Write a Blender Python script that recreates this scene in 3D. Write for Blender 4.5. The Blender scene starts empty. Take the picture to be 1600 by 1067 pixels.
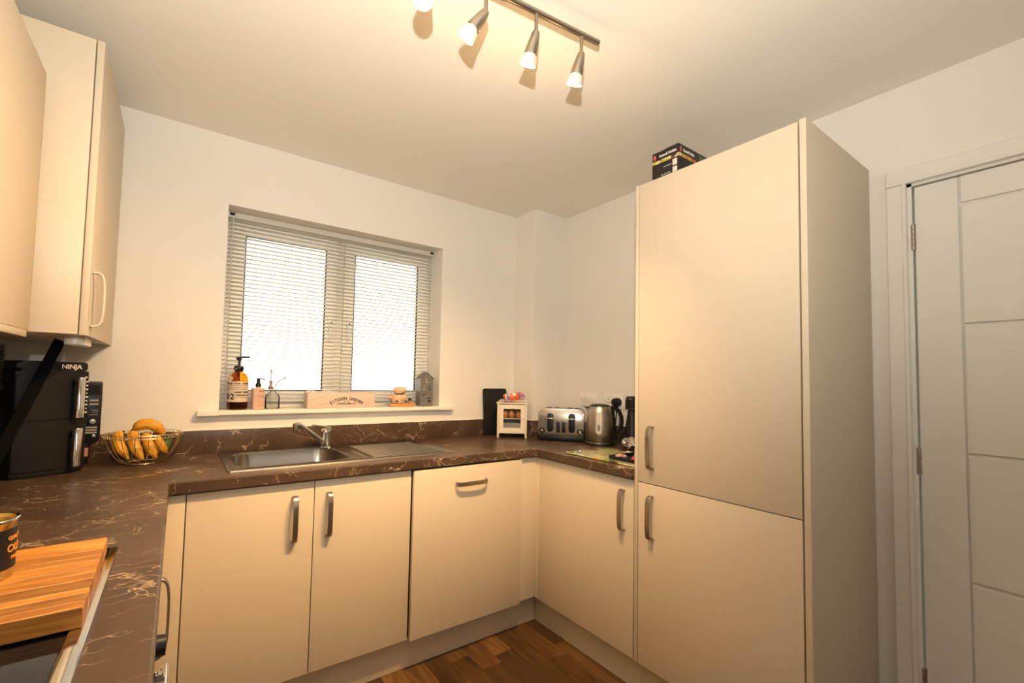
import bpy, bmesh, math, random
from mathutils import Vector, Matrix
R = math.radians
random.seed(7)
scene = bpy.context.scene
col = scene.collection

# ------------------------------------------------------------------ camera
CAM = Vector((0.6095, -2.353, 1.2664))
cd = bpy.data.cameras.new('camera'); cam = bpy.data.objects.new('camera', cd); col.objects.link(cam)
cd.sensor_width = 36; cd.sensor_fit = 'HORIZONTAL'; cd.lens = 693.43 / 1600 * 36
cd.shift_x = (800 - 755.29) / 1600; cd.shift_y = (558.3 - 533.5) / 1600
cd.clip_start = 0.02
_y, _p, _r = R(34.38), R(2.764), R(1.238)
fw = Vector((math.sin(_y) * math.cos(_p), math.cos(_y) * math.cos(_p), math.sin(_p)))
rt = Vector((math.cos(_y), -math.sin(_y), 0)); up = rt.cross(fw)
rt2 = rt * math.cos(_r) + up * math.sin(_r); up2 = -rt * math.sin(_r) + up * math.cos(_r)
mw = Matrix.Identity(4)
for i in range(3):
    mw[i][0] = rt2[i]; mw[i][1] = up2[i]; mw[i][2] = -fw[i]; mw[i][3] = CAM[i]
cam.matrix_world = mw
scene.camera = cam

# ------------------------------------------------------------------ world, exposure
SKY = 4.2
LAMP = 78.0
SPILL = 1.2
FLASH = 142.0
WARM = (1.0, 0.60, 0.25)
scene.view_settings.view_transform = 'Standard'
scene.view_settings.look = 'None'
scene.view_settings.gamma = 1
scene.view_settings.use_curve_mapping = False
scene.view_settings.exposure = -0.12
w = bpy.data.worlds.new('daylight'); scene.world = w; w.use_nodes = True
bg = w.node_tree.nodes['Background']
bg.inputs['Color'].default_value = (1.0, 0.96, 0.87, 1); bg.inputs['Strength'].default_value = SKY

def portal(name, loc, rot, sx, sy):
    l = bpy.data.lights.new(name, 'AREA'); l.shape = 'RECTANGLE'; l.size = sx; l.size_y = sy
    l.cycles.is_portal = True
    o = bpy.data.objects.new(name, l); col.objects.link(o); o.location = loc; o.rotation_euler = rot
# daylight enters by the window and by an unseen rear opening added for fill
portal('window_daylight_portal', (1.335, 0.30, 1.575), (R(-90), 0, 0), 1.14, 0.96)
portal('rear_fill_portal', (1.3, -4.25, 1.6), (R(90), 0, 0), 0.7, 0.7)
# the photographer's flash gun, above the lens
fl = bpy.data.lights.new('camera_flash', 'SPOT'); fl.energy = FLASH; fl.color = (1, 0.94, 0.84); fl.shadow_soft_size = 0.012
fl.spot_size = R(146); fl.spot_blend = 1.0
fo = bpy.data.objects.new('camera_flash', fl); col.objects.link(fo); fo.location = CAM + Vector((-0.02, -0.03, 0.26))
fo.rotation_euler = (-Vector((0.47, 0.70, 0.70))).to_track_quat('Z', 'Y').to_euler()   # tilted up to bounce off the ceiling

# ------------------------------------------------------------------ materials
MATS = {}
def mat(name, c, rough=0.5, metal=0.0, spec=0.5, noise=0.0, nscale=20, bump=0.0, bscale=200, trans=0.0, ior=1.45, emit=None, es=0, coat=0.0, aniso=0.0, alpha=1.0):
    if name in MATS: return MATS[name]
    m = bpy.data.materials.new(name); m.use_nodes = True; MATS[name] = m
    nt = m.node_tree; b = nt.nodes['Principled BSDF']
    b.inputs['Base Color'].default_value = (*c, 1); b.inputs['Roughness'].default_value = rough
    b.inputs['Metallic'].default_value = metal; b.inputs['Specular IOR Level'].default_value = spec
    b.inputs['Transmission Weight'].default_value = trans; b.inputs['IOR'].default_value = ior
    b.inputs['Coat Weight'].default_value = coat; b.inputs['Alpha'].default_value = alpha
    if aniso: b.inputs['Anisotropic'].default_value = aniso
    if emit: b.inputs['Emission Color'].default_value = (*emit, 1); b.inputs['Emission Strength'].default_value = es
    tc = nt.nodes.new('ShaderNodeTexCoord')
    if noise:
        n = nt.nodes.new('ShaderNodeTexNoise'); n.inputs['Scale'].default_value = nscale; n.inputs['Detail'].default_value = 4
        nt.links.new(tc.outputs['Object'], n.inputs['Vector'])
        mx = nt.nodes.new('ShaderNodeMix'); mx.data_type = 'RGBA'
        mx.inputs[6].default_value = (*[v * (1 - noise) for v in c], 1); mx.inputs[7].default_value = (*[min(1, v * (1 + noise)) for v in c], 1)
        nt.links.new(n.outputs['Fac'], mx.inputs[0]); nt.links.new(mx.outputs[2], b.inputs['Base Color'])
    if bump:
        n2 = nt.nodes.new('ShaderNodeTexNoise'); n2.inputs['Scale'].default_value = bscale; n2.inputs['Detail'].default_value = 3
        nt.links.new(tc.outputs['Object'], n2.inputs['Vector'])
        bp = nt.nodes.new('ShaderNodeBump'); bp.inputs['Strength'].default_value = bump; bp.inputs['Distance'].default_value = 0.002
        nt.links.new(n2.outputs['Fac'], bp.inputs['Height']); nt.links.new(bp.outputs['Normal'], b.inputs['Normal'])
    return m
def ramp(nt, stops, interp='LINEAR'):
    r = nt.nodes.new('ShaderNodeValToRGB'); cr = r.color_ramp; cr.interpolation = interp
    while len(cr.elements) < len(stops): cr.elements.new(0.5)
    for e, (p, c) in zip(cr.elements, stops): e.position = p; e.color = (*c, 1)
    return r

M_wall = mat('matt_white_wall_paint', (0.80, 0.77, 0.71), 0.75, bump=0.12, bscale=350, spec=0.25)
M_ceil = mat('matt_white_ceiling_paint', (0.87, 0.84, 0.77), 0.8, bump=0.1, bscale=300, spec=0.2)
M_gloss = mat('white_satin_gloss', (0.78, 0.76, 0.70), 0.38, noise=0.02, nscale=6)
M_cab = mat('ivory_cabinet_laminate', (0.66, 0.575, 0.445), 0.42, noise=0.02, nscale=60, bump=0.05, bscale=500, spec=0.4)
M_cabedge = mat('ivory_cabinet_edge', (0.70, 0.61, 0.47), 0.4, noise=0.02, nscale=60)
M_carc = mat('carcase_board', (0.66, 0.62, 0.54), 0.5, noise=0.03)
M_nickel = mat('brushed_nickel', (0.40, 0.345, 0.28), 0.33, 1.0, noise=0.06, nscale=300)
M_chrome = mat('chrome', (0.75, 0.74, 0.72), 0.10, 1.0, noise=0.02, nscale=40)
M_steel = mat('brushed_steel', (0.46, 0.43, 0.385), 0.30, 1.0, noise=0.05, nscale=120, aniso=0.4)
M_sink = mat('sink_steel', (0.36, 0.33, 0.29), 0.25, 1.0, noise=0.06, nscale=180)
M_upvc = mat('white_upvc', (0.88, 0.87, 0.83), 0.3, noise=0.01)
M_black = mat('black_plastic', (0.008, 0.008, 0.009), 0.38, spec=0.35, noise=0.1, nscale=30)
M_blackm = mat('matt_black_plastic', (0.010, 0.0097, 0.0095), 0.48, spec=0.35, noise=0.15, nscale=80, bump=0.05, bscale=600)
M_blackg = mat('black_glass', (0.006, 0.006, 0.008), 0.07, noise=0.05, coat=0.5)
M_ink = mat('black_print', (0.015, 0.013, 0.012), 0.6, noise=0.05)
M_whitep = mat('white_print', (0.85, 0.83, 0.78), 0.5, noise=0.02)
M_plate = mat('white_switch_plastic', (0.82, 0.80, 0.76), 0.3, noise=0.01)
M_rubber = mat('gasket_rubber', (0.02, 0.02, 0.02), 0.7, noise=0.1)
M_slat = mat('white_blind_slat', (0.88, 0.87, 0.82), 0.4, noise=0.01)
M_sticky = mat('white_sealant', (0.85, 0.82, 0.75), 0.4, noise=0.02)
M_dark = mat('dark_void', (0.02, 0.018, 0.016), 0.8, noise=0.1)

def add_translucent(m, c, f):
    nt = m.node_tree; out = nt.nodes['Material Output']; b = nt.nodes['Principled BSDF']
    t = nt.nodes.new('ShaderNodeBsdfTranslucent'); t.inputs['Color'].default_value = (*c, 1); mx = nt.nodes.new('ShaderNodeMixShader'); mx.inputs[0].default_value = f
    nt.links.new(b.outputs[0], mx.inputs[1]); nt.links.new(t.outputs[0], mx.inputs[2]); nt.links.new(mx.outputs[0], out.inputs['Surface'])
add_translucent(M_slat, (.92, .90, .84), .55)
def glass(name, tint=(1, 1, 1), ior=1.45):
    m = bpy.data.materials.new(name); m.use_nodes = True; nt = m.node_tree; nt.nodes.clear()
    out = nt.nodes.new('ShaderNodeOutputMaterial'); mix = nt.nodes.new('ShaderNodeMixShader')
    t = nt.nodes.new('ShaderNodeBsdfTransparent'); t.inputs['Color'].default_value = (*tint, 1)
    g = nt.nodes.new('ShaderNodeBsdfGlossy'); g.inputs['Roughness'].default_value = 0.03
    fr = nt.nodes.new('ShaderNodeFresnel'); fr.inputs['IOR'].default_value = ior
    nt.links.new(fr.outputs[0], mix.inputs[0]); nt.links.new(t.outputs[0], mix.inputs[1]); nt.links.new(g.outputs[0], mix.inputs[2])
    nt.links.new(mix.outputs[0], out.inputs['Surface'])
    return m
M_pane = glass('window_glass', (0.98, 0.99, 0.98))
M_clear = glass('clear_glass', (0.985, 0.99, 0.985), ior=1.18)
M_amber = mat('amber_glass', (0.85, 0.36, 0.03), 0.05, trans=1.0, ior=1.3, noise=0.05, nscale=8)

def marble():
    m = bpy.data.materials.new('brown_marble_laminate'); m.use_nodes = True; nt = m.node_tree; b = nt.nodes['Principled BSDF']
    L = nt.links.new
    tc = nt.nodes.new('ShaderNodeTexCoord')
    n = nt.nodes.new('ShaderNodeTexNoise'); n.inputs['Scale'].default_value = 3.2; n.inputs['Detail'].default_value = 8; n.inputs['Roughness'].default_value = 0.62
    L(tc.outputs['Object'], n.inputs['Vector'])
    base = ramp(nt, [(0.30, (0.054, 0.032, 0.021)), (0.55, (0.088, 0.053, 0.034)), (0.75, (0.130, 0.080, 0.052))])
    L(n.outputs['Fac'], base.inputs[0])
    # distorted coordinates for the veins
    n2 = nt.nodes.new('ShaderNodeTexNoise'); n2.inputs['Scale'].default_value = 5; n2.inputs['Detail'].default_value = 5
    L(tc.outputs['Object'], n2.inputs['Vector'])
    sub = nt.nodes.new('ShaderNodeVectorMath'); sub.operation = 'MULTIPLY_ADD'
    sub.inputs[1].default_value = (0.35, 0.35, 0.35); L(n2.outputs['Color'], sub.inputs[0]); L(tc.outputs['Object'], sub.inputs[2])
    mp = nt.nodes.new('ShaderNodeMapping'); mp.inputs['Rotation'].default_value = (0.3, 0.2, R(35)); mp.inputs['Scale'].default_value = (1.3, 3.0, 2.2)
    L(sub.outputs[0], mp.inputs[0])
    v = nt.nodes.new('ShaderNodeTexVoronoi'); v.feature = 'DISTANCE_TO_EDGE'; v.inputs['Scale'].default_value = 3.1; L(mp.outputs[0], v.inputs['Vector'])
    vr = ramp(nt, [(0.0, (1, 1, 1)), (0.007, (0.75, 0.75, 0.75)), (0.016, (0, 0, 0))]); L(v.outputs['Distance'], vr.inputs[0])
    n3 = nt.nodes.new('ShaderNodeTexNoise'); n3.inputs['Scale'].default_value = 6.5; n3.inputs['Detail'].default_value = 3
    L(tc.outputs['Object'], n3.inputs['Vector'])
    gate = ramp(nt, [(0.44, (0, 0, 0)), (0.60, (1, 1, 1))]); L(n3.outputs['Fac'], gate.inputs[0])
    mul = nt.nodes.new('ShaderNodeMath'); mul.operation = 'MULTIPLY'; L(vr.outputs[0], mul.inputs[0]); L(gate.outputs[0], mul.inputs[1])
    # a second, finer network
    vb2 = nt.nodes.new('ShaderNodeTexVoronoi'); vb2.feature = 'DISTANCE_TO_EDGE'; vb2.inputs['Scale'].default_value = 6.3; L(mp.outputs[0], vb2.inputs['Vector'])
    vr2 = ramp(nt, [(0.0, (.8, .8, .8)), (0.008, (0.5, 0.5, 0.5)), (0.018, (0, 0, 0))]); L(vb2.outputs['Distance'], vr2.inputs[0])
    n5 = nt.nodes.new('ShaderNodeTexNoise'); n5.inputs['Scale'].default_value = 9.5; n5.inputs['Detail'].default_value = 3; L(sub.outputs[0], n5.inputs['Vector'])
    gate2 = ramp(nt, [(0.50, (0, 0, 0)), (0.60, (1, 1, 1))]); L(n5.outputs['Fac'], gate2.inputs[0])
    mulb = nt.nodes.new('ShaderNodeMath'); mulb.operation = 'MULTIPLY'; L(vr2.outputs[0], mulb.inputs[0]); L(gate2.outputs[0], mulb.inputs[1])
    mxb = nt.nodes.new('ShaderNodeMath'); mxb.operation = 'MAXIMUM'; L(mul.outputs[0], mxb.inputs[0]); L(mulb.outputs[0], mxb.inputs[1]); mul = mxb
    # small flecks
    v2 = nt.nodes.new('ShaderNodeTexVoronoi'); v2.inputs['Scale'].default_value = 38; L(sub.outputs[0], v2.inputs['Vector'])
    fr = ramp(nt, [(0.0, (1, 1, 1)), (0.10, (0.6, 0.6, 0.6)), (0.16, (0, 0, 0))]); L(v2.outputs['Distance'], fr.inputs[0])
    n4 = nt.nodes.new('ShaderNodeTexNoise'); n4.inputs['Scale'].default_value = 11; L(tc.outputs['Object'], n4.inputs['Vector'])
    g2 = ramp(nt, [(0.54, (0, 0, 0)), (0.66, (1, 1, 1))]); L(n4.outputs['Fac'], g2.inputs[0])
    mul2 = nt.nodes.new('ShaderNodeMath'); mul2.operation = 'MULTIPLY'; L(fr.outputs[0], mul2.inputs[0]); L(g2.outputs[0], mul2.inputs[1])
    mx = nt.nodes.new('ShaderNodeMath'); mx.operation = 'MAXIMUM'; L(mul.outputs[0], mx.inputs[0]); L(mul2.outputs[0], mx.inputs[1])
    sc = nt.nodes.new('ShaderNodeMath'); sc.operation = 'MULTIPLY'; sc.inputs[1].default_value = 0.8; L(mx.outputs[0], sc.inputs[0])
    mix = nt.nodes.new('ShaderNodeMix'); mix.data_type = 'RGBA'; L(sc.outputs[0], mix.inputs[0]); L(base.outputs[0], mix.inputs[6])
    mix.inputs[7].default_value = (0.62, 0.48, 0.33, 1); L(mix.outputs[2], b.inputs['Base Color'])
    b.inputs['Roughness'].default_value = 0.34; b.inputs['Specular IOR Level'].default_value = 0.25
    return m
M_top = marble()

def wood(name, c0, c1, c2, scale=(30, 2.2, 30), rough=0.45, rnd=0.0):
    m = bpy.data.materials.new(name); m.use_nodes = True; nt = m.node_tree; b = nt.nodes['Principled BSDF']; L = nt.links.new
    tc = nt.nodes.new('ShaderNodeTexCoord'); oi = nt.nodes.new('ShaderNodeObjectInfo')
    add = nt.nodes.new('ShaderNodeVectorMath'); add.operation = 'MULTIPLY_ADD'; add.inputs[1].default_value = (37, 21, 11)
    cb = nt.nodes.new('ShaderNodeCombineXYZ')
    for k in range(3): L(oi.outputs['Random'], cb.inputs[k])
    L(cb.outputs[0], add.inputs[0]); L(tc.outputs['Object'], add.inputs[2])
    mp = nt.nodes.new('ShaderNodeMapping'); mp.inputs['Scale'].default_value = scale; L(add.outputs[0], mp.inputs[0])
    n = nt.nodes.new('ShaderNodeTexNoise'); n.inputs['Scale'].default_value = 1.0; n.inputs['Detail'].default_value = 7; n.inputs['Distortion'].default_value = 1.2
    L(mp.outputs[0], n.inputs['Vector'])
    r = ramp(nt, [(0.28, c0), (0.52, c1), (0.74, c2)]); L(n.outputs['Fac'], r.inputs[0])
    hs = nt.nodes.new('ShaderNodeHueSaturation')
    mr = nt.nodes.new('ShaderNodeMapRange'); mr.inputs['To Min'].default_value = 1 - rnd; mr.inputs['To Max'].default_value = 1 + rnd
    L(oi.outputs['Random'], mr.inputs['Value']); L(mr.outputs[0], hs.inputs['Value']); L(r.outputs[0], hs.inputs['Color'])
    L(hs.outputs[0], b.inputs['Base Color']); b.inputs['Roughness'].default_value = rough
    bp = nt.nodes.new('ShaderNodeBump'); bp.inputs['Strength'].default_value = 0.08; L(n.outputs['Fac'], bp.inputs['Height']); L(bp.outputs[0], b.inputs['Normal'])
    return m
M_plank = wood('oak_vinyl_plank', (0.056, 0.025, 0.007), (0.135, 0.064, 0.019), (0.225, 0.117, 0.040), (26, 2.4, 26), 0.42, 0.55)
M_stave = wood('acacia_stave', (0.27, 0.095, 0.012), (0.46, 0.19, 0.028), (0.60, 0.29, 0.05), (9, 60, 60), 0.45, 0.42)
M_bamboo = wood('orange_wood', (0.50, 0.20, 0.04), (0.62, 0.28, 0.07), (0.70, 0.34, 0.10), (20, 90, 90), 0.4, 0.1)
M_pinkwood = wood('whitewashed_wood', (0.60, 0.47, 0.38), (0.66, 0.52, 0.43), (0.70, 0.57, 0.48), (12, 80, 80), 0.6, 0.03)

# ------------------------------------------------------------------ mesh helpers
class MB:
    def __init__(s, M=None): s.bm = bmesh.new(); s.M = M or Matrix.Identity(4)
    def _n(s, before):
        return [v for v in s.bm.verts if v not in before]
    def box(s, x0, x1, y0, y1, z0, z1, bev=0.0, seg=2):
        c = Matrix.Translation(((x0 + x1) / 2, (y0 + y1) / 2, (z0 + z1) / 2)) @ Matrix.Diagonal((abs(x1 - x0), abs(y1 - y0), abs(z1 - z0), 1))
        r = bmesh.ops.create_cube(s.bm, size=1, matrix=s.M @ c)
        if bev:
            es = {e for v in r['verts'] for e in v.link_edges}
            bmesh.ops.bevel(s.bm, geom=list(es), offset=bev, segments=seg, affect='EDGES', profile=0.5)
        return s
    def cyl(s, p0, p1, r0, r1=None, seg=20, cap=True):
        r1 = r0 if r1 is None else r1
        p0, p1 = Vector(p0), Vector(p1); d = p1 - p0
        q = Vector((0, 0, 1)).rotation_difference(d.normalized()).to_matrix().to_4x4()
        bmesh.ops.create_cone(s.bm, cap_ends=cap, segments=seg, radius1=max(r0, 1e-5), radius2=max(r1, 1e-5), depth=d.length,
                              matrix=s.M @ Matrix.Translation((p0 + p1) / 2) @ q)
        return s
    def lathe(s, prof, seg=28, org=(0, 0, 0), axis=(0, 0, 1), sx=1, sy=1):
        q = Vector((0, 0, 1)).rotation_difference(Vector(axis).normalized()).to_matrix().to_4x4()
        T = s.M @ Matrix.Translation(org) @ q
        rows = []
        for r, z in prof:
            if r < 1e-6: rows.append([s.bm.verts.new(T @ Vector((0, 0, z)))])
            else: rows.append([s.bm.verts.new(T @ Vector((r * sx * math.cos(2 * math.pi * k / seg), r * sy * math.sin(2 * math.pi * k / seg), z))) for k in range(seg)])
        for a, b in zip(rows, rows[1:]):
            for k in range(seg):
                k2 = (k + 1) % seg
                if len(a) == 1 and len(b) == 1: continue
                if len(a) == 1: s.bm.faces.new((a[0], b[k], b[k2]))
                elif len(b) == 1: s.bm.faces.new((a[k], a[k2], b[0]))
                else: s.bm.faces.new((a[k], a[k2], b[k2], b[k]))
        return s
    def tube(s, pts, r, seg=8, closed=False, cap=True):
        pts = [Vector(p) for p in pts]; n = len(pts); rr = r if isinstance(r, (list, tuple)) else [r] * n
        t0 = None; rows = []; u = None
        for i, p in enumerate(pts):
            a = pts[i - 1] if (i > 0 or closed) else p; b = pts[(i + 1) % n] if (i < n - 1 or closed) else p
            t = (b - a).normalized()
            if u is None:
                u = t.orthogonal().normalized()
            else:
                u = (u - t * u.dot(t)).normalized()
            v = t.cross(u)
            rows.append([s.bm.verts.new(s.M @ (p + (u * math.cos(2 * math.pi * k / seg) + v * math.sin(2 * math.pi * k / seg)) * rr[i])) for k in range(seg)])
        prs = list(zip(rows, rows[1:])) + ([(rows[-1], rows[0])] if closed else [])
        for a, b in prs:
            for k in range(seg):
                k2 = (k + 1) % seg; s.bm.faces.new((a[k], a[k2], b[k2], b[k]))
        if cap and not closed:
            s.bm.faces.new(rows[0][::-1]); s.bm.faces.new(rows[-1])
        return s
    def prism(s, poly, d0, d1, plane='xz', bev=0.0):
        def P(a, b, d):
            return {'xz': Vector((a, d, b)), 'xy': Vector((a, b, d)), 'yz': Vector((d, a, b))}[plane]
        A = [s.bm.verts.new(s.M @ P(a, b, d0)) for a, b in poly]; B = [s.bm.verts.new(s.M @ P(a, b, d1)) for a, b in poly]
        fs = [s.bm.faces.new(A), s.bm.faces.new(B[::-1])]
        n = len(poly)
        for i in range(n): fs.append(s.bm.faces.new((A[i], B[i], B[(i + 1) % n], A[(i + 1) % n])))
        if bev:
            es = set(fs[0].edges) | set(fs[1].edges)
            bmesh.ops.bevel(s.bm, geom=list(es), offset=bev, segments=2, affect='EDGES', profile=0.5)
        return s
    def strap(s, path, width, thick, org, at, ao, aw):
        """flat bar swept along path [(t,o)...] in the plane (at,ao), of given width along aw"""
        org, at, ao, aw = Vector(org), Vector(at), Vector(ao), Vector(aw); rows = []
        n = len(path)
        for i, (t, o) in enumerate(path):
            a = path[max(i - 1, 0)]; b = path[min(i + 1, n - 1)]
            dx, dy = b[0] - a[0], b[1] - a[1]; l = math.hypot(dx, dy); nx, ny = -dy / l, dx / l
            row = []
            for sw, st in ((-1, -1), (1, -1), (1, 1), (-1, 1)):
                tt = t + nx * st * thick / 2; oo = o + ny * st * thick / 2
                row.append(s.bm.verts.new(s.M @ (org + at * tt + ao * oo + aw * sw * width / 2)))
            rows.append(row)
        for a, b in zip(rows, rows[1:]):
            for k in range(4): s.bm.faces.new((a[k], a[(k + 1) % 4], b[(k + 1) % 4], b[k]))
        s.bm.faces.new(rows[0][::-1]); s.bm.faces.new(rows[-1])
        return s
    def cells(s, us, vs, inside, d0, d1, plane):
        """slab made of grid cells (with holes); inside(uc, vc) says which cells are solid"""
        def P(a, b, d):
            return s.M @ {'xz': Vector((a, d, b)), 'xy': Vector((a, b, d)), 'yz': Vector((d, a, b))}[plane]
        cache = {}
        def V(i, j, k):
            if (i, j, k) not in cache: cache[(i, j, k)] = s.bm.verts.new(P(us[i], vs[j], (d0, d1)[k]))
            return cache[(i, j, k)]
        nu, nv = len(us) - 1, len(vs) - 1
        ins = lambda i, j: 0 <= i < nu and 0 <= j < nv and inside((us[i] + us[i + 1]) / 2, (vs[j] + vs[j + 1]) / 2)
        for i in range(nu):
            for j in range(nv):
                if not ins(i, j): continue
                for k in (0, 1): s.bm.faces.new((V(i, j, k), V(i + 1, j, k), V(i + 1, j + 1, k), V(i, j + 1, k)))
                for (di, dj, a, b) in ((-1, 0, (i, j), (i, j + 1)), (1, 0, (i + 1, j), (i + 1, j + 1)), (0, -1, (i, j), (i + 1, j)), (0, 1, (i, j + 1), (i + 1, j + 1))):
                    if not ins(i + di, j + dj): s.bm.faces.new((V(*a, 0), V(*b, 0), V(*b, 1), V(*a, 1)))
        return s
    def build(s, name, m, parent=None, smooth=True, bevel=0.0, world=False):
        bmesh.ops.recalc_face_normals(s.bm, faces=s.bm.faces)
        me = bpy.data.meshes.new(name); s.bm.to_mesh(me); s.bm.free()
        if smooth:
            me.polygons.foreach_set('use_smooth', [True] * len(me.polygons)); me.set_sharp_from_angle(angle=R(38))
        me.materials.append(m)
        return link(name, me, parent, bevel, world)
def pmat(o): return Matrix.LocRotScale(o.location, o.rotation_euler, o.scale)
def link(name, me, parent=None, bevel=0.0, world=False):
    o = bpy.data.objects.new(name, me); col.objects.link(o)
    if parent is not None:
        o.parent = parent
        if world:
            W = pmat(parent)
            if parent.parent is not None: W = pmat(parent.parent) @ W
            me.transform(W.inverted())
    if bevel:
        b = o.modifiers.new('edge', 'BEVEL'); b.width = bevel; b.segments = 2; b.limit_method = 'ANGLE'; b.angle_limit = R(50)
    return o
def tag(o, label, cat=None, group=None, kind=None):
    o['label'] = label
    if cat: o['category'] = cat
    if group: o['group'] = group
    if kind: o['kind'] = kind
    return o
def thing(name, label, cat, loc=(0, 0, 0), rz=0, group=None, kind=None):
    o = bpy.data.objects.new(name, None); col.objects.link(o); o.location = loc; o.rotation_euler = (0, 0, rz); o.empty_display_size = 0.05
    return tag(o, label, cat, group, kind)
def text(name, body, size, m, parent, org, ax, ay, ext=0.0004, align='CENTER', sx=1.0, bold=0.0, world=False):
    c = bpy.data.curves.new(name, 'FONT'); c.body = body; c.size = size; c.align_x = align; c.align_y = 'CENTER'; c.extrude = ext; c.offset = bold; c.resolution_u = 3
    t = bpy.data.objects.new(name, c); col.objects.link(t)
    me = bpy.data.meshes.new_from_object(t.evaluated_get(bpy.context.evaluated_depsgraph_get()))
    bpy.data.objects.remove(t); bpy.data.curves.remove(c)
    ax, ay = Vector(ax).normalized(), Vector(ay).normalized(); az = ax.cross(ay)
    M = Matrix.Identity(4)
    for i in range(3): M[i][0] = ax[i] * sx; M[i][1] = ay[i]; M[i][2] = az[i]; M[i][3] = org[i]
    me.transform(M); me.materials.clear(); me.materials.append(m); me.name = name
    return link(name, me, parent, 0, world)
def copy_tree(o, parent=None):
    c = o.copy(); col.objects.link(c); c.parent = parent
    for ch in [x for x in bpy.data.objects if x.parent == o]: copy_tree(ch, c)
    return c
def rrect(w, h, r, seg=5, cx=0, cy=0):
    pts = []
    for k, (sx, sy) in enumerate(((1, 1), (-1, 1), (-1, -1), (1, -1))):
        for i in range(seg + 1):
            a = math.pi / 2 * (k + i / seg); pts.append((cx + sx * (w / 2 - r) + r * math.cos(a), cy + sy * (h / 2 - r) + r * math.sin(a)))
    return pts

# ------------------------------------------------------------------ room shell
W, H, ZT = 2.75, 2.373, 0.91
BX, BY = 2.470, -0.1965                      # pipe boxing in the far right corner
WX0, WX1, WZ0, WZ1 = 0.766, 1.903, 1.090, 2.052
YR = -4.2                                    # rear wall of the dining end
def S(name, mb, m, label, cat=None, **k):
    o = mb.build(name, m, **k); tag(o, label, cat, kind='structure'); return o
S('wall_back', MB().cells([-0.1, WX0, WX1, W + 0.1], [0, WZ0, WZ1, H], lambda u, v: not (WX0 < u < WX1 and WZ0 < v < WZ1), 0.0, 0.30, 'xz'), M_wall,
  'cream lit plastered window wall above the sink', 'wall', smooth=False)
DY0, DY1, DZ = -1.905, -2.715, 2.005         # door opening in the right wall
S('wall_right', MB().cells([YR - .1, DY1, DY0, 0.0], [0, DZ, H], lambda u, v: not (DY1 < u < DY0 and v < DZ), W, W + 0.12, 'yz'), M_wall,
  'plain white wall behind the toaster, the tall cupboard and the door', 'wall', smooth=False)
S('wall_left', MB().box(-0.1, 0, YR - .1, 0, 0, H), M_wall, 'white wall behind the left wall cupboards', 'wall', smooth=False)
S('wall_rear', MB().cells([-0.1, 0.95, 1.65, W + .1], [0, 1.25, 1.95, H], lambda u, v: not (.95 < u < 1.65 and 1.25 < v < 1.95), YR - .1, YR, 'xz'), M_wall, 'white rear wall of the dining end with an opening added for fill light, behind the camera', 'wall', smooth=False)  # unseen hole, added to let fill daylight in from behind
S('wall_corner', MB().box(BX, W, BY, 0, 0, H), M_wall, 'boxed-in pipe corner of the wall behind the egg cabinet', 'wall', smooth=False)
S('ceiling', MB().box(-0.1, W + 0.1, YR - .1, 0.3, H, H + 0.1), M_ceil, 'smooth matt white ceiling', 'ceiling', smooth=False)

# floor of short wood-look planks, each plank a piece
fl_o = S('floor', MB().box(-0.1, W + 0.1, YR - .1, 0.0, -0.06, -0.004), mat('dark_subfloor', (0.03, 0.015, 0.006), 0.7, noise=0.2), 'brown oak-look plank floor of the kitchen', 'floor', smooth=False)
plank_me = {}
def plank(x, y0, y1):
    L = round(y1 - y0, 3)
    if L not in plank_me:
        mb = MB(); mb.box(0.0004, 0.0981, 0.0004, L - 0.0004, -0.004, 0.0, 0.0006, 1)
        bmesh.ops.recalc_face_normals(mb.bm, faces=mb.bm.faces); me = bpy.data.meshes.new('plank'); mb.bm.to_mesh(me); mb.bm.free(); me.materials.append(M_plank); plank_me[L] = me
    o = bpy.data.objects.new('plank', plank_me[L]); col.objects.link(o); o.parent = fl_o; o.location = (x, y0, 0)
xs = 1.861 - 0.0985 * 13
k = 0
while xs < 2.74 - 0.06:
    off = {13: -0.667, 15: -0.835, 14: -0.95, 12: -0.72}.get(k, -0.5 - random.choice((0.1, 0.25, 0.4, 0.55)))
    y = off; 
    plank(xs, off, -0.42 if off < -0.5 else off + .3)
    while y > -3.2:
        L = random.choice((0.45, 0.6, 0.75, 0.5)); plank(xs, y - L, y); y -= L
    xs += 0.0985; k += 1

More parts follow.
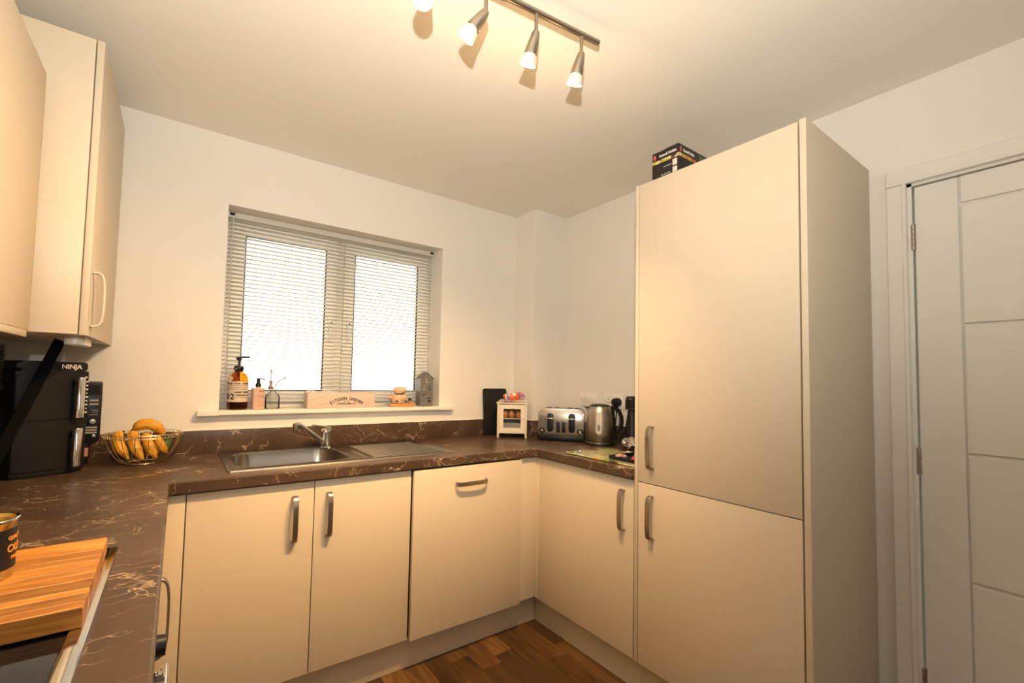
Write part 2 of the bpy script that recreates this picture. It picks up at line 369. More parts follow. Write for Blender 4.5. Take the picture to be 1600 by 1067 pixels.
# window: two white casements behind the blind
win = thing('window_1', 'white two-casement window behind the venetian blind', 'window', (1.3345, 0.19, WZ0), kind='structure')
YF0, YF1 = 0.155, 0.225
mb = MB(); fw_ = 0.045
mb.cells([WX0, WX0 + fw_, 1.302, 1.368, WX1 - fw_, WX1], [WZ0, WZ0 + fw_, WZ1 - fw_, WZ1],
         lambda u, v: not ((WX0 + fw_ < u < 1.302 or 1.368 < u < WX1 - fw_) and WZ0 + fw_ < v < WZ1 - fw_), YF0 + .01, YF1, 'xz')
mb.build('window_frame', M_upvc, win, smooth=False, bevel=0.003, world=True)
for (a, b) in ((WX0 + fw_ - .012, 1.302 + .012), (1.368 - .012, WX1 - fw_ + .012)):
    z0, z1 = WZ0 + fw_ - .012, WZ1 - fw_ + .012; f = 0.058
    sash = MB().cells([a, a + f, b - f, b], [z0, z0 + f, z1 - f, z1], lambda u, v: not (a + f < u < b - f and z0 + f < v < z1 - f), YF0 - .012, YF0 + .045, 'xz').build('sash', M_upvc, win, smooth=False, bevel=0.004, world=True)
    a2, b2, y0, y1 = a + f, b - f, z0 + f, z1 - f
    g = 0.005
    MB().cells([a2, a2 + g, b2 - g, b2], [y0, y0 + g, y1 - g, y1], lambda u, v: not (a2 + g < u < b2 - g and y0 + g < v < y1 - g), YF0 - .010, YF0 + .0, 'xz').build('gasket', M_rubber, sash, smooth=False, world=True)
    MB().box(a2, b2, YF0 + .012, YF0 + .016, y0, y1).build('pane', M_pane, sash, smooth=False, world=True)
    hx = b - f / 2 if a < 1.2 else a + f / 2
    h = MB(); h.box(hx - .012, hx + .012, YF0 - .024, YF0 - .012, 1.52, 1.59, .004); h.box(hx - .009, hx + .009, YF0 - .040, YF0 - .026, 1.46, 1.56, .005)
    h.build('window_handle', M_upvc, sash, world=True)
    MB().cyl((hx, YF0 - .0415, 1.555), (hx, YF0 - .039, 1.555), 0.005, seg=10).build('lock_cap', M_rubber, sash, world=True)

sill = S('trim_1', MB().prism([(-0.036, 1.096), (-0.042, 1.090), (-0.042, 1.080), (-0.036, 1.074), (0.0, 1.074), (0.0, 1.078), (0.155, 1.078), (0.155, 1.098), (-0.03, 1.098)], WX0 + .001, WX1 - .001, 'yz')
         .box(0.681, WX0 + .0015, -0.042, 0.0, 1.074, 1.098, .004).box(WX1 - .0015, 1.984, -0.042, 0.0, 1.074, 1.098, .004), M_gloss, 'painted white window sill carrying the bottles and ornaments', 'window sill', smooth=False)

# door and its lining
dr = thing('door_1', 'white flush panelled door on three steel hinges', 'door', (W, -2.3, 0), kind='structure')
XF = W + 0.004
hy, ly = -1.930, -2.690                    # hinge edge, lock edge
MB().box(XF + .008, XF + .040, ly, hy, 0.005, 1.985).build('door_core', M_gloss, dr, smooth=False, world=True)
def dpiece(n, y0, y1, z0, z1): MB().box(XF, XF + .0085, y0, y1, z0, z1, .0025, 1).build(n, M_gloss, dr, smooth=False, world=True)
dpiece('stile', -2.039, hy, 0.005, 1.985); dpiece('stile', ly, ly + .109, 0.005, 1.985)
g = .004
dpiece('top_rail', ly + .109 + g, -2.039 - g, 1.890 + g, 1.985)
zs = [1.890, 1.481, 1.052, 0.638, 0.222]
for a, b in zip(zs, zs[1:]): dpiece('panel', ly + .109 + g, -2.039 - g, b + g, a - g)
dpiece('bottom_rail', ly + .109 + g, -2.039 - g, 0.005, 0.222 - g)
for z in (1.804, 1.014, 0.268):
    h = MB()
    for q in range(5): h.cyl((XF - .004, hy + .003, z - .046 + q * .0185), (XF - .004, hy + .003, z - .046 + q * .0185 + .0172), .0068, seg=12)
    h.box(XF - .001, XF + .002, hy - .003, hy + .016, z - .046, z + .046)
    h.build('hinge', M_steel, dr, world=True)
lin = MB()
lin.box(W - .002, W + .12, DY0 - .020, DY0, 0, DZ - .0); lin.box(W - .002, W + .12, DY1, DY1 + .020, 0, DZ)
lin.box(W - .002, W + .12, DY1, DY0, DZ - .016, DZ)
lin.box(W + .05, W + .07, DY1 + .02, DY1 + .032, 0, DZ - .016); lin.box(W + .05, W + .07, DY0 - .032, DY0 - .02, 0, DZ - .016)
lin.box(W + .042, W + .07, DY1 + .02, DY0 - .02, DZ - .030, DZ - .016)
S('trim_2', lin, M_gloss, 'white door lining around the panelled door', 'door lining', smooth=False)
for i, (a, b, c, d, lab) in enumerate(((DY0 - .008, -1.858, 0, DZ - .006, 'white architrave upright between the tall cupboard and the door'), (-2.762, DY1 + .008, 0, DZ - .006, 'white architrave upright on the lock side of the door'), (-2.762, -1.858, DZ - .006, 2.058, 'white architrave across the top of the door'))):
    mb = MB(); mb.box(W - .018, W, a, b, c, d, .004, 2)
    if i < 2: 
        e = DY0 - .008 if i == 0 else DY1 + .008
        mb.box(W - .022, W - .016, e - .012 * (1 if i else 0), e + .012 * (0 if i else 1), c, d, .002, 1)
    else: mb.box(W - .022, W - .016, a, b, c, c + .012, .002, 1)
    S('trim_%d' % (3 + i), mb, M_gloss, lab, 'architrave', smooth=False)

# ------------------------------------------------------------------ fitted cabinets
DF = -0.5786                                 # door face plane of the sink run
XD = W + DF                                  # door face plane of the right run (2.1714)
def bow_path(L=0.166, out=0.031):
    h = L / 2
    return [(-h + .002, 0.0), (-h, .008), (-h + .001, .016), (-h + .006, .023), (-h + .016, .0275), (-h * .5, out - .0006), (0, out), (h * .5, out - .0006), (h - .016, .0275), (h - .006, .023), (h - .001, .016), (h, .008), (h - .002, 0.0)]
def handle(parent, org, at, ao, aw, m=None, width=.019):
    o = MB().strap(bow_path(), width, .0055, org, at, ao, aw).build('handle', m or M_nickel, parent, world=True, bevel=.0012)
    tag(o, 'brushed nickel bow handle'); return o
ZD0, ZD1 = 0.150, 0.863
def door_y(parent, x0, x1, yf, z0=ZD0, z1=ZD1, name='door'):
    return MB().box(x0, x1, yf, yf + .018, z0, z1, .0014, 2).build(name, M_cab, parent, world=True)
def door_x(parent, y0, y1, xf, z0=ZD0, z1=ZD1, sgn=1, name='door'):
    return MB().box(xf, xf + .018 * sgn, y0, y1, z0, z1, .0014, 2).build(name, M_cab, parent, world=True)

# sink run
t = thing('corner_post', 'narrow ivory corner post left of the sink cupboard', 'corner post', (0.615, DF + .01, ZD0))
MB().box(0.580, 0.6465, DF, DF + .018, ZD0, ZD1, .001).build('front_panel', M_cab, t, world=True)
MB().box(0.562, 0.580, -0.672, DF + .018, ZD0, ZD1, .001).build('return_panel', M_cab, t, world=True)
t = thing('sink_cabinet', 'ivory two-door base cupboard under the sink', 'cabinet', (1.055, -0.29, 0.15))
MB().cells([0.648, 0.666, 1.444, 1.4622], [0.15, 0.168, 0.862], lambda u, v: v < .168 or u < .666 or u > 1.444, -0.5596, -0.02, 'xz').build('carcase', M_carc, t, smooth=False, world=True)
d = door_y(t, 0.6500, 1.0557, DF); handle(d, (0.986, DF, 0.732), (0, 0, 1), (0, -1, 0), (1, 0, 0))
d = door_y(t, 1.0590, 1.4600, DF); handle(d, (1.111, DF, 0.732), (0, 0, 1), (0, -1, 0), (1, 0, 0))
t = thing('dishwasher', 'integrated dishwasher with a wide ivory front and horizontal handle', 'dishwasher', (1.763, -0.3, 0.0))
MB().box(1.466, 2.061, -0.578, -0.03, 0.155, 0.865, .003).build('body', M_blackm, t, world=True)
d = door_y(t, 1.4650, 2.0620, -0.598, ZD0, 0.862); handle(d, (1.755, -0.598, 0.786), (1, 0, 0), (0, -1, 0), (0, 0, 1))
t = thing('corner_post', 'ivory inside corner post between the dishwasher and the right-hand cupboard', 'corner post', (2.118, DF + .01, ZD0))
MB().box(2.0655, XD, DF, DF + .018, ZD0, ZD1, .0008).build('front_panel', M_cab, t, world=True)
MB().box(XD, XD + .018, DF - .028, DF + .018, ZD0, ZD1, .0008).build('return_panel', M_cab, t, world=True)
# right run
t = thing('base_cabinet', 'ivory single-door base cupboard below the toaster and kettle', 'cabinet', (2.46, -0.9, 0.15))
MB().cells([-1.186, -1.168, -0.626, -0.608], [0.15, 0.168, 0.862], lambda u, v: v < .168 or u < -1.168 or u > -.626, XD + .019, W - .02, 'yz').build('carcase', M_carc, t, smooth=False, world=True)
d = door_x(t, -1.184, -0.6085, XD); handle(d, (XD, -1.134, 0.732), (0, 0, 1), (-1, 0, 0), (0, 1, 0))
FT = 2.094
t = thing('fridge_cabinet', 'tall ivory cupboard housing with two doors beside the white door', 'cabinet', (2.46, -1.498, 0.0))
XP = 2.1696
MB().box(XP, W - .002, -1.2045, -1.1890, 0.150, FT, .001).build('side_panel', M_cab, t, world=True)
MB().box(XP - .002, W - .002, -1.8075, -1.7895, 0.0, FT, .001).build('side_panel', M_cab, t, world=True)
MB().box(XP + .02, W - .01, -1.7895, -1.2045, FT - .022, FT - .004).build('top_panel', M_carc, t, world=True)
MB().box(W - .03, W - .012, -1.7895, -1.2045, .15, FT - .022).build('back_panel', M_carc, t, world=True)
MB().box(XP + .022, W - .05, -1.785, -1.209, .16, FT - .03).build('appliance_body', M_dark, t, world=True)
d = door_x(t, -1.7840, -1.2075, XP, 0.8650, FT - .003); tag(d, 'large upper door'); handle(d, (XP, -1.270, 1.008), (0, 0, 1), (-1, 0, 0), (0, 1, 0))
d = door_x(t, -1.7840, -1.2075, XP, ZD0, 0.8615); tag(d, 'lower door'); handle(d, (XP, -1.270, 0.735), (0, 0, 1), (-1, 0, 0), (0, 1, 0))
# left run (seen edge-on)
XL = 0.583
t = thing('base_cabinet', 'ivory base cupboard in the left run next to the oven, seen edge-on', 'cabinet', (0.3, -0.93, 0.15))
MB().box(0.02, XL - .019, -1.186, -0.676, 0.15, 0.862).build('carcase', M_carc, t, smooth=False, world=True)
d = door_x(t, -1.185, -0.676, XL, sgn=-1); handle(d, (XL, -1.150, 0.735), (0, 0, 1), (1, 0, 0), (0, 1, 0))
t = thing('oven', 'built-under oven with black glass door and steel fascia below the hob', 'oven', (0.3, -1.49, 0.15))
MB().box(0.03, 0.57, -1.787, -1.192, 0.16, 0.862).build('body', M_blackm, t, world=True)
MB().box(0.57, 0.596, -1.785, -1.194, 0.745, 0.862, .003).build('fascia', M_steel, t, world=True)
d = MB().box(0.57, 0.592, -1.785, -1.194, 0.17, 0.738, .003).build('door', M_blackg, t, world=True)
hb = MB(); hb.cyl((0.613, -1.765, .660), (0.613, -1.215, .660), .009, seg=16)
for y in (-1.74, -1.24): hb.box(.590, .615, y - .008, y + .008, .652, .668, .003)
hb.build('handle', M_chrome, d, world=True)
for y in (-1.41, -1.54, -1.67): MB().cyl((.596, y, .803), (.612, y, .803), .018, .016, seg=20).build('knob', M_black, t, world=True)
# plinths
tag(MB().box(0.62, XD + .05, DF + .05, DF + .068, 0.001, 0.149, .001).build('plinth', M_cab), 'ivory plinth under the sink cupboard and dishwasher', 'plinth')
tag(MB().box(XD + .05, XD + .066, -1.1885, DF + .05, 0.001, 0.149, .001).build('plinth', M_cab), 'ivory plinth under the right-hand cupboards', 'plinth')
tag(MB().box(0.52, 0.535, -3.0, DF + .05, 0.001, 0.149, .001).build('plinth', M_cab), 'ivory plinth of the left run below the oven', 'plinth')

tag(MB().box(XD + .05, XD + .066, -1.789, -1.1890, 0.001, 0.149, .001).build('kick_panel', M_cab, bpy.data.objects['fridge_cabinet'], world=True), 'kick panel')
# worktop with the sink cut-out, and upstands
SX0, SX1, SY0, SY1 = 0.795, 1.262, -0.455, -0.085
tag(MB().cells([0.002, 0.60, SX0, SX1, 2.15, W - .002], [-3.0, -1.188, -0.60, SY0, SY1, -0.20, -0.002][:1] + [-1.188, -0.60, SY0, -0.20, SY1, -0.002],
    lambda u, v: (u < 0.6 or v > -0.6 or (u > 2.15 and v > -1.188)) and not (SX0 < u < SX1 and SY0 < v < SY1) and not (u > 2.15 and v > 9), ZT - .040, ZT, 'xy').build('worktop', M_top, smooth=False, bevel=0.004),
    'U-shaped brown marble-effect worktop with cream veins', 'worktop')
def upstand(x0, x1, y0, y1, lab, seal):
    o = tag(MB().box(x0, x1, y0, y1, ZT, 1.009, .0015).build('upstand', M_top), lab, 'upstand')
    MB().box(*seal, 1.009, 1.0125, .001).build('sealant', M_sticky, o, world=True)
upstand(0.004, BX - .001, -0.018, -0.001, 'marble-effect upstand along the window wall behind the sink', (0.004, BX - .001, -.008, -.001))
upstand(BX - .019, BX - .001, BY - .018, -0.019, 'short marble-effect upstand on the side of the boxed corner', (BX - .008, BX - .001, BY - .018, -.019))
upstand(BX, W - .019, BY - .018, BY - .001, 'short marble-effect upstand on the front of the boxed corner', (BX, W - .019, BY - .008, BY - .001))
upstand(W - .018, W - .001, -1.187, BY - .0, 'marble-effect upstand along the right wall behind the toaster and kettle', (W - .008, W - .001, -1.187, BY))

# wall cupboards on the left
UX = 0.378
t = thing('wall_cabinet', 'tall deep ivory wall cupboard beside the window wall', 'cabinet', (0.19, -0.30, 1.37))
MB().box(0.002, UX - .021, -0.600, -0.004, 1.372, 2.272, .001).build('carcase', M_cabedge, t, world=True)
d = door_x(t, -0.5985, -0.006, UX, 1.370, 2.274, sgn=-1); handle(d, (UX, -0.556, 1.484), (0, 0, 1), (1, 0, 0), (0, 1, 0), M_cabedge)
vent = MB()
for r_ in range(2):
    for q in range(7): vent.box(.10 + q * .013, .108 + q * .013, -.520 - r_ * .026, -.502 - r_ * .026, 1.3705, 1.3725)
vent.build('vent_slots', M_black, t, world=True)
t = thing('wall_cabinet', 'shallower ivory wall cupboard cut off by the left picture edge', 'cabinet', (0.13, -1.0, 1.37))
MB().box(0.002, 0.246, -1.45, -0.668, 1.372, 2.088, .001).build('carcase', M_cabedge, t, world=True)
door_x(t, -1.062, -0.669, 0.268, 1.370, 2.090, sgn=-1); door_x(t, -1.45, -1.065, 0.268, 1.370, 2.090, sgn=-1)
tag(MB().box(0.256, 0.2675, -1.45, -0.68, 1.352, 1.3695, .001).build('light_pelmet', M_cabedge, t, world=True), 'pelmet strip under the doors')
t = thing('cupboard_light', 'small rounded pale light fitting under the tall wall cupboard', 'light fitting', (0.335, -0.42, 1.357))
MB().prism(rrect(.052, .15, .024, 6), -.012, .0145, 'xy', .004).build('housing', M_plate, t)
MB().prism(rrect(.036, .12, .016, 6), -.0135, -.0115, 'xy').build('lens', mat('frosted_lens', (.7, .7, .68), .3, noise=.02), t)

# ------------------------------------------------------------------ ceiling spotlight bar
lb = thing('spotlight_bar', 'brushed nickel ceiling bar with four lit spotlights', 'ceiling light', (1.316, -1.405, H))
bd = Vector((-0.994, 0.105, 0)).normalized(); b0 = Vector((1.644, -1.440, 2.322))
MB().cyl(b0, b0 + bd * .635, .0085, seg=16).build('bar', M_nickel, lb, world=True)
MB().lathe([(0, 0), (.055, 0), (.055, -.008), (.048, -.019), (.030, -.024), (0, -.024)], 28, (1.316, -1.405, H - .0005)).cyl((1.316, -1.405, H - .02), (1.316, -1.405, 2.322), .010, seg=14).build('ceiling_rose', M_nickel, lb, world=True)
M_bulb = mat('lit_bulb_face', (1, .95, .85), .3, emit=(1.0, 0.80, 0.50), es=14)
M_bulbw = mat('white_bulb_body', (.62, .60, .56), .35, noise=.02)
axes = [(.08, .43, -.90), (.02, .46, -.89), (-.45, .40, -.76), (-.30, -.36, -.88)]   # three aim at the sink, one into the room
for q, (dist, ax) in enumerate(zip((.068, .235, .400, .567), axes)):
    top = b0 + bd * dist; ax = Vector(ax).normalized()
    J = top + Vector((0, 0, -.060 if q < 2 else -.070))
    st = MB().cyl(top, J, .0055, seg=12); st.lathe([(0, -.006), (.0065, -.004), (.0065, .004), (0, .006)], 12, J); st = st.build('stem', M_nickel, lb, world=True)
    hd = MB().lathe([(0, -.004), (.009, -.003), (.0115, .003), (.0160, .026), (.0190, .050), (.0190, .053), (.016, .052), (0, .050)], 26, J, ax).build('lamp_head', M_nickel, lb, world=True)
    bl = MB().lathe([(.0115, .046), (.014, .053), (.0195, .060), (.0235, .071), (.0250, .084), (.0238, .0848)], 30, J, ax).build('bulb', M_bulbw, hd, world=True)
    MB().lathe([(.0238, .0842), (.012, .0850), (0, .0852)], 30, J, ax).build('bulb_face', M_bulb, hd, world=True)
    l = bpy.data.lights.new('spot_lamp', 'SPOT'); l.energy = LAMP; l.color = WARM; l.shadow_soft_size = .014; l.spot_size = R(108); l.spot_blend = 1.0
    lo = bpy.data.objects.new('spot_lamp', l); col.objects.link(lo); lo.parent = hd
    wm = Matrix.Translation(J + ax * .088) @ (-ax).to_track_quat('Z', 'Y').to_matrix().to_4x4()
    lo.matrix_local = pmat(lb).inverted() @ wm
    l2 = bpy.data.lights.new('lamp_spill', 'POINT'); l2.energy = SPILL; l2.color = WARM; l2.shadow_soft_size = .022
    lo2 = bpy.data.objects.new('lamp_spill', l2); col.objects.link(lo2); lo2.parent = hd; lo2.matrix_local = pmat(lb).inverted() @ Matrix.Translation(J + ax * .110)

# ------------------------------------------------------------------ venetian blind
vb = thing('venetian_blind', 'white slatted venetian blind hanging in the window recess', 'blind', (1.33, 0.095, 2.05))
bx0, bx1, yb = 0.772, 1.886, 0.098
MB().cells([yb - .016, yb - .0145, yb + .0145, yb + .016], [2.020, 2.0215, 2.046], lambda u, v: v < 2.0215 or abs(u - yb) > .0145, bx0, bx1, 'yz').build('headrail', M_slat, vb, smooth=False, world=True)
for x in (bx0 + .002, bx1 - .030): 
    MB().box(x + .004, x + .026, yb - .0175, yb - .0158, 2.030, 2.043).build('bracket', M_black, vb, smooth=False, world=True)
zs0, zs1, NS = 2.008, 1.128, 45
sl = None
for q in range(NS):
    z = zs0 + (zs1 - zs0) * q / (NS - 1)
    if sl is None:
        m_ = MB(); N = 5; rows = []
        for st, dz in ((0, 0), (1, .0007)):
            rows.append([])
            for k_ in range(N):
                a = -1 + 2 * k_ / (N - 1); yy = a * .0125; zz = .0018 * (1 - a * a) + - a * .0026 + dz
                rows[-1].append((m_.bm.verts.new((bx0 + .004 - 1.33, yy, zz)), m_.bm.verts.new((bx1 - .004 - 1.33, yy, zz))))
        for rw in rows:
            for a, b in zip(rw, rw[1:]): m_.bm.faces.new((a[0], a[1], b[1], b[0]))
        for k_ in (0, N - 1): m_.bm.faces.new((rows[0][k_][0], rows[0][k_][1], rows[1][k_][1], rows[1][k_][0]))
        sl = m_.build('slat', M_slat, vb); o = sl
    else:
        o = sl.copy(); col.objects.link(o)
    o.location = (0, yb - .095, z - 2.05)
    if q in (0, 1): o.rotation_euler = (R(6), R(.25), 0)
MB().box(bx0 + .004, bx1 - .004, yb - .013, yb + .013, 1.100, 1.114, .004).build('bottom_rail', M_slat, vb, world=True)
for x in (.90, 1.33, 1.76):
    c = MB()
    for yy in (yb - .0135, yb + .0135): c.tube([(x, yy, 2.02), (x, yy, 1.11)], .0006, 5)
    c.build('ladder_cord', M_slat, vb, world=True)
MB().tube([(.795, yb - .02, 2.03), (.792, yb - .022, 1.9), (.790, yb - .022, 1.32)], .0022, 7).lathe([(0, -.012), (.0035, -.010), (.003, .012), (0, .014)], 8, (.790, yb - .022, 1.31)).build('tilt_wand', M_slat, vb, world=True)
MB().tube([(1.868, yb - .02, 2.03), (1.868, yb - .022, 1.55), (1.867, yb - .02, 1.30)], .0011, 6).build('pull_cord', M_slat, vb, world=True)

# ------------------------------------------------------------------ sink and tap
sk = thing('sink', 'stainless steel inset sink with one bowl and ribbed drainer', 'sink', (1.24, -0.28, ZT))
ox0, ox1, oy0, oy1 = 0.768, 1.728, -0.517, -0.050
def ring_loft(mb, loops):
    n = len(loops[0]); vs = [[mb.bm.verts.new(p) for p in lp] for lp in loops]
    for a, b in zip(vs, vs[1:]):
        for k_ in range(n): mb.bm.faces.new((a[k_], a[(k_ + 1) % n], b[(k_ + 1) % n], b[k_]))
    return vs
def loop(x0, x1, y0, y1, r, z, seg=8): return [(x, y, z) for x, y in rrect(x1 - x0, y1 - y0, r, seg, (x0 + x1) / 2, (y0 + y1) / 2)]
bl = (SX0 + .006, SX1 - .006, SY0 + .006, SY1 - .006)
m_ = MB()
vs = ring_loft(m_, [loop(*bl, .09, ZT + .002), loop(bl[0] + .006, bl[1] - .006, bl[2] + .006, bl[3] - .006, .085, ZT - .004), loop(bl[0] + .016, bl[1] - .016, bl[2] + .016, bl[3] - .016, .08, ZT - .13),
                    loop(bl[0] + .035, bl[1] - .035, bl[2] + .035, bl[3] - .035, .07, ZT - .155), loop(1.00, 1.06, -.30, -.24, .029, ZT - .162)])
m_.bm.faces.new(vs[-1])
bowl = m_.build('bowl', M_sink, sk, world=True)
MB().lathe([(0, 0), (.034, 0), (.036, .003), (.030, .0035), (.027, .001), (0, .001)], 24, (1.03, -.27, ZT - .1605)).build('waste', M_chrome, bowl, world=True)
MB().lathe([(0, 0), (.014, 0), (.012, .003), (0, .0035)], 16, (1.2335, -.27, ZT - .05), (-1, 0, .1)).build('overflow', M_black, bowl, world=True)
m_ = MB()   # deck: outer rim, raised lip, flat round the bowl
vs = ring_loft(m_, [loop(ox0, ox1, oy0, oy1, .012, ZT + .0005), loop(ox0 + .002, ox1 - .002, oy0 + .002, oy1 - .002, .012, ZT + .005), loop(ox0 + .010, ox1 - .010, oy0 + .010, oy1 - .010, .012, ZT + .006), loop(ox0 + .018, ox1 - .018, oy0 + .018, oy1 - .018, .014, ZT + .002)])
outer = vs[-1]
inner = [m_.bm.verts.new(p) for p in loop(*bl, .09, ZT + .002)]
be = [m_.bm.edges.get((outer[k_], outer[(k_ + 1) % len(outer)])) for k_ in range(len(outer))] + [m_.bm.edges.new((inner[k_], inner[(k_ + 1) % len(inner)])) for k_ in range(len(inner))]
bmesh.ops.triangle_fill(m_.bm, use_beauty=True, edges=be)
deck = m_.build('deck', M_sink, sk, world=True)
m_ = MB()
vs = ring_loft(m_, [loop(1.300, 1.690, -.472, -.100, .03, ZT + .0022), loop(1.304, 1.686, -.468, -.104, .028, ZT + .005), loop(1.312, 1.678, -.460, -.112, .026, ZT + .0028)])
m_.bm.faces.new(vs[-1]); m_.build('drainer_edge', M_sink, sk, world=True)
rib = None
for q in range(12):
    y = -.446 + q * .0292
    if rib is None:
        rib = MB().prism([(-.0055, -.001), (-.0045, .0016), (-.002, .0032), (.002, .0032), (.0045, .0016), (.0055, -.001)], 1.335 - 1.24, 1.662 - 1.24, 'yz').build('drainer_rib', M_sink, sk); o = rib
    else: o = rib.copy(); col.objects.link(o)
    o.location = (0, y + .28, .0024)
tp = thing('mixer_tap', 'chrome single-lever mixer tap behind the sink bowl', 'tap', (1.215, -0.118, ZT + .003))
tx, ty, tz = 1.215, -0.118, ZT + .0022
MB().lathe([(0, 0), (.027, 0), (.027, .006), (.0235, .010), (.0225, .070), (.0235, .074), (.0235, .084), (.021, .092), (0, .094)], 28, (tx, ty, tz)).build('body', M_chrome, tp, world=True)
SPD = Vector((-.79, -.61, 0)).normalized()
P0 = Vector((tx, ty, tz + .030)); pts = [P0 + SPD * d_ + Vector((0, 0, z_)) for d_, z_ in ((0, 0), (.03, .008), (.10, .048), (.165, .086), (.190, .099), (.205, .102), (.216, .098))]
sp = MB().tube(pts, [.013, .013, .0125, .012, .012, .012, .012], 14).cyl(pts[-1] + Vector((0, 0, .006)) - SPD * .004, pts[-1] + Vector((0, 0, -.018)) - SPD * .004, .0125, .011, 16).build('spout', M_chrome, tp, world=True)
lv = Vector((-.95, -.25, 0)).normalized(); Q = Vector((tx, ty, tz + .092))
lm = MB().strap([(.022, -.004), (.018, .006), (0, .0115), (-.03, .0165), (-.058, .022), (-.070, .024)], .026, .008, Q, -lv, (0, 0, 1), Vector((0, 0, 1)).cross(lv)).build('lever', M_chrome, tp, world=True, bevel=.003)

# ------------------------------------------------------------------ left worktop
# air fryer, turned towards the room
af = thing('air_fryer', 'black two-drawer stacked air fryer with chrome bar handles', 'air fryer', (0.262, -0.284, ZT), math.atan2(.527, .85))
AW, AD = .205, .215                          # local: x right, -y front; origin mid front edge
def af_out(w, d, bul): # plan outline with a bulging front and rounded corners
    pts = []
    for q in range(13):
        a = -1 + 2 * q / 12; pts.append((a * (w / 2 - .018), -bul * (1 - a * a)))
    pts += [(w / 2 - .006, .004), (w / 2, .016), (w / 2, d), (-w / 2, d), (-w / 2, .016), (-w / 2 + .006, .004)]
    return pts
MB().prism(af_out(AW, AD, .012), .006, .352, 'xy', .004).build('body', M_blackm, af)
MB().prism([(x * .975, y + .003) for x, y in af_out(AW, AD - .006, .012)], .352, .384, 'xy', .010).build('lid', M_blackm, af)
MB().prism([(x * .95, y + .006) for x, y in af_out(AW, AD - .02, .012)], .0, .006, 'xy').build('base', M_black, af)
for z0, z1 in ((.022, .162), (.188, .338)):
    dw = MB().prism([(x * .985, y - .004 if y < .01 else .02) for x, y in af_out(AW, AD, .012)], z0, z1, 'xy', .003).build('drawer', M_blackm, af)
    h = MB().lathe([(0, z0 + .004), (.0135, z0 + .004), (.0135, z1 - .010), (.012, z1 - .007), (0, z1 - .007)], 24, (.058, -.033, 0), sy=.9)
    h.build('handle', M_chrome, dw)
    for za in (z0 + .02, z1 - .04): MB().box(.050, .066, -.026, -.006, za, za + .02).build('handle_mount', M_black, dw)
text('logo', 'NINJA', .0215, M_whitep, af, (.040, -.0125, .3665), (1, .16, 0), (0, 0, 1), sx=1.05, bold=.0004)
ctl = MB()
for q in range(9):
    wq = (.006, .003, .007, .004, .008, .003, .006, .005, .007)[q]; ctl.box(.089 - wq / 2, .089 + wq / 2, -.0085, -.0068, .205 + q * .0135, .2095 + q * .0135)
ctl.box(.081, .087, -.0105, -.009, .329, .3335); ctl.build('control_marks', M_whitep, af)
# keypad appliance half hidden behind it
ka = thing('keypad_appliance', 'slim black appliance with keypad and dial half hidden behind the air fryer', 'appliance', (0.325, -0.075, ZT), R(8))
MB().prism([(-.040, .085), (-.040, .308), (-.036, .313), (.036, .313), (.040, .308), (.040, .10), (.034, .085), (.020, .078)], -.040, .040, 'xz', .002).box(-.036, .010, -.030, .038, .003, .085, .002).build('body', M_black, ka)
MB().box(-.034, .034, -.0415, -.0398, .262, .302).build('display', M_blackg, ka)
m_ = MB()
for z in (.242, .228): m_.box(.004, .030, -.0418, -.040, z - .0035, z + .0035, .001)
for z, ww in ((.205, .02), (.198, .014), (.188, .024)): m_.box(.030 - ww, .030, -.0412, -.040, z - .001, z + .001)
for z in (.140, .130, .120): m_.box(-.004, .030, -.0414, -.040, z - .003, z + .003)
m_.build('keypad', mat('grey_keys', (.35, .34, .32), .4, noise=.02), ka)
MB().lathe([(0, .014), (.009, .013), (.0105, .010), (.0115, 0), (0, 0)], 20, (.016, -.040, .162), (0, -1, 0)).build('dial', M_steel, ka)
MB().lathe([(0, .004), (.006, .003), (.0065, 0), (0, 0)], 14, (.022, -.040, .107), (0, -1, 0)).build('button', M_steel, ka)
MB().box(-.002, .0085, -.0312, -.0298, .03, .062).build('sticker', mat('sticker_paper', (.7, .35, .28), .5, noise=.3, nscale=150), ka)
# ribbed black machine cut by the picture edge
cm = thing('ribbed_appliance', 'black ribbed appliance cut off by the left picture edge', 'appliance', (0.092, -0.43, ZT))
MB().lathe([(0, 0), (.072, 0), (.074, .006), (.070, .02), (.062, .03), (.062, .285), (.078, .29), (0, .29)], 28).build('body', M_black, cm)
pr = [(0, .290), (.080, .290), (.080, .306)]
for q in range(11): pr += [(.080, .308 + q * .010), (.0775, .313 + q * .010)]
pr += [(.080, .42), (.076, .428), (0, .430)]
MB().lathe(pr, 32).build('ribbed_head', M_black, cm)
MB().lathe([(.0805, .300), (.0812, .300), (.0812, .302), (.0805, .302)], 32).build('trim_ring', M_steel, cm)
# black strap under the cupboard
P0, P1 = Vector((0.272, -0.300, 1.366)), Vector((0.159, -0.512, 0.917))
dv = (P1 - P0).normalized(); sd = dv.cross(Vector((.3, -.9, .1))).normalized()
tag(MB().strap([(0, 0), (.05, .001), ((P1 - P0).length - .05, .001), ((P1 - P0).length, 0)], .030, .006, P0, dv, dv.cross(sd), sd).build('black_bar', mat('dull_black', (.004, .004, .005), .9, spec=.1, noise=.1), bevel=.001), 'dark flat bar leaning diagonally in front of the air fryer', 'bar')

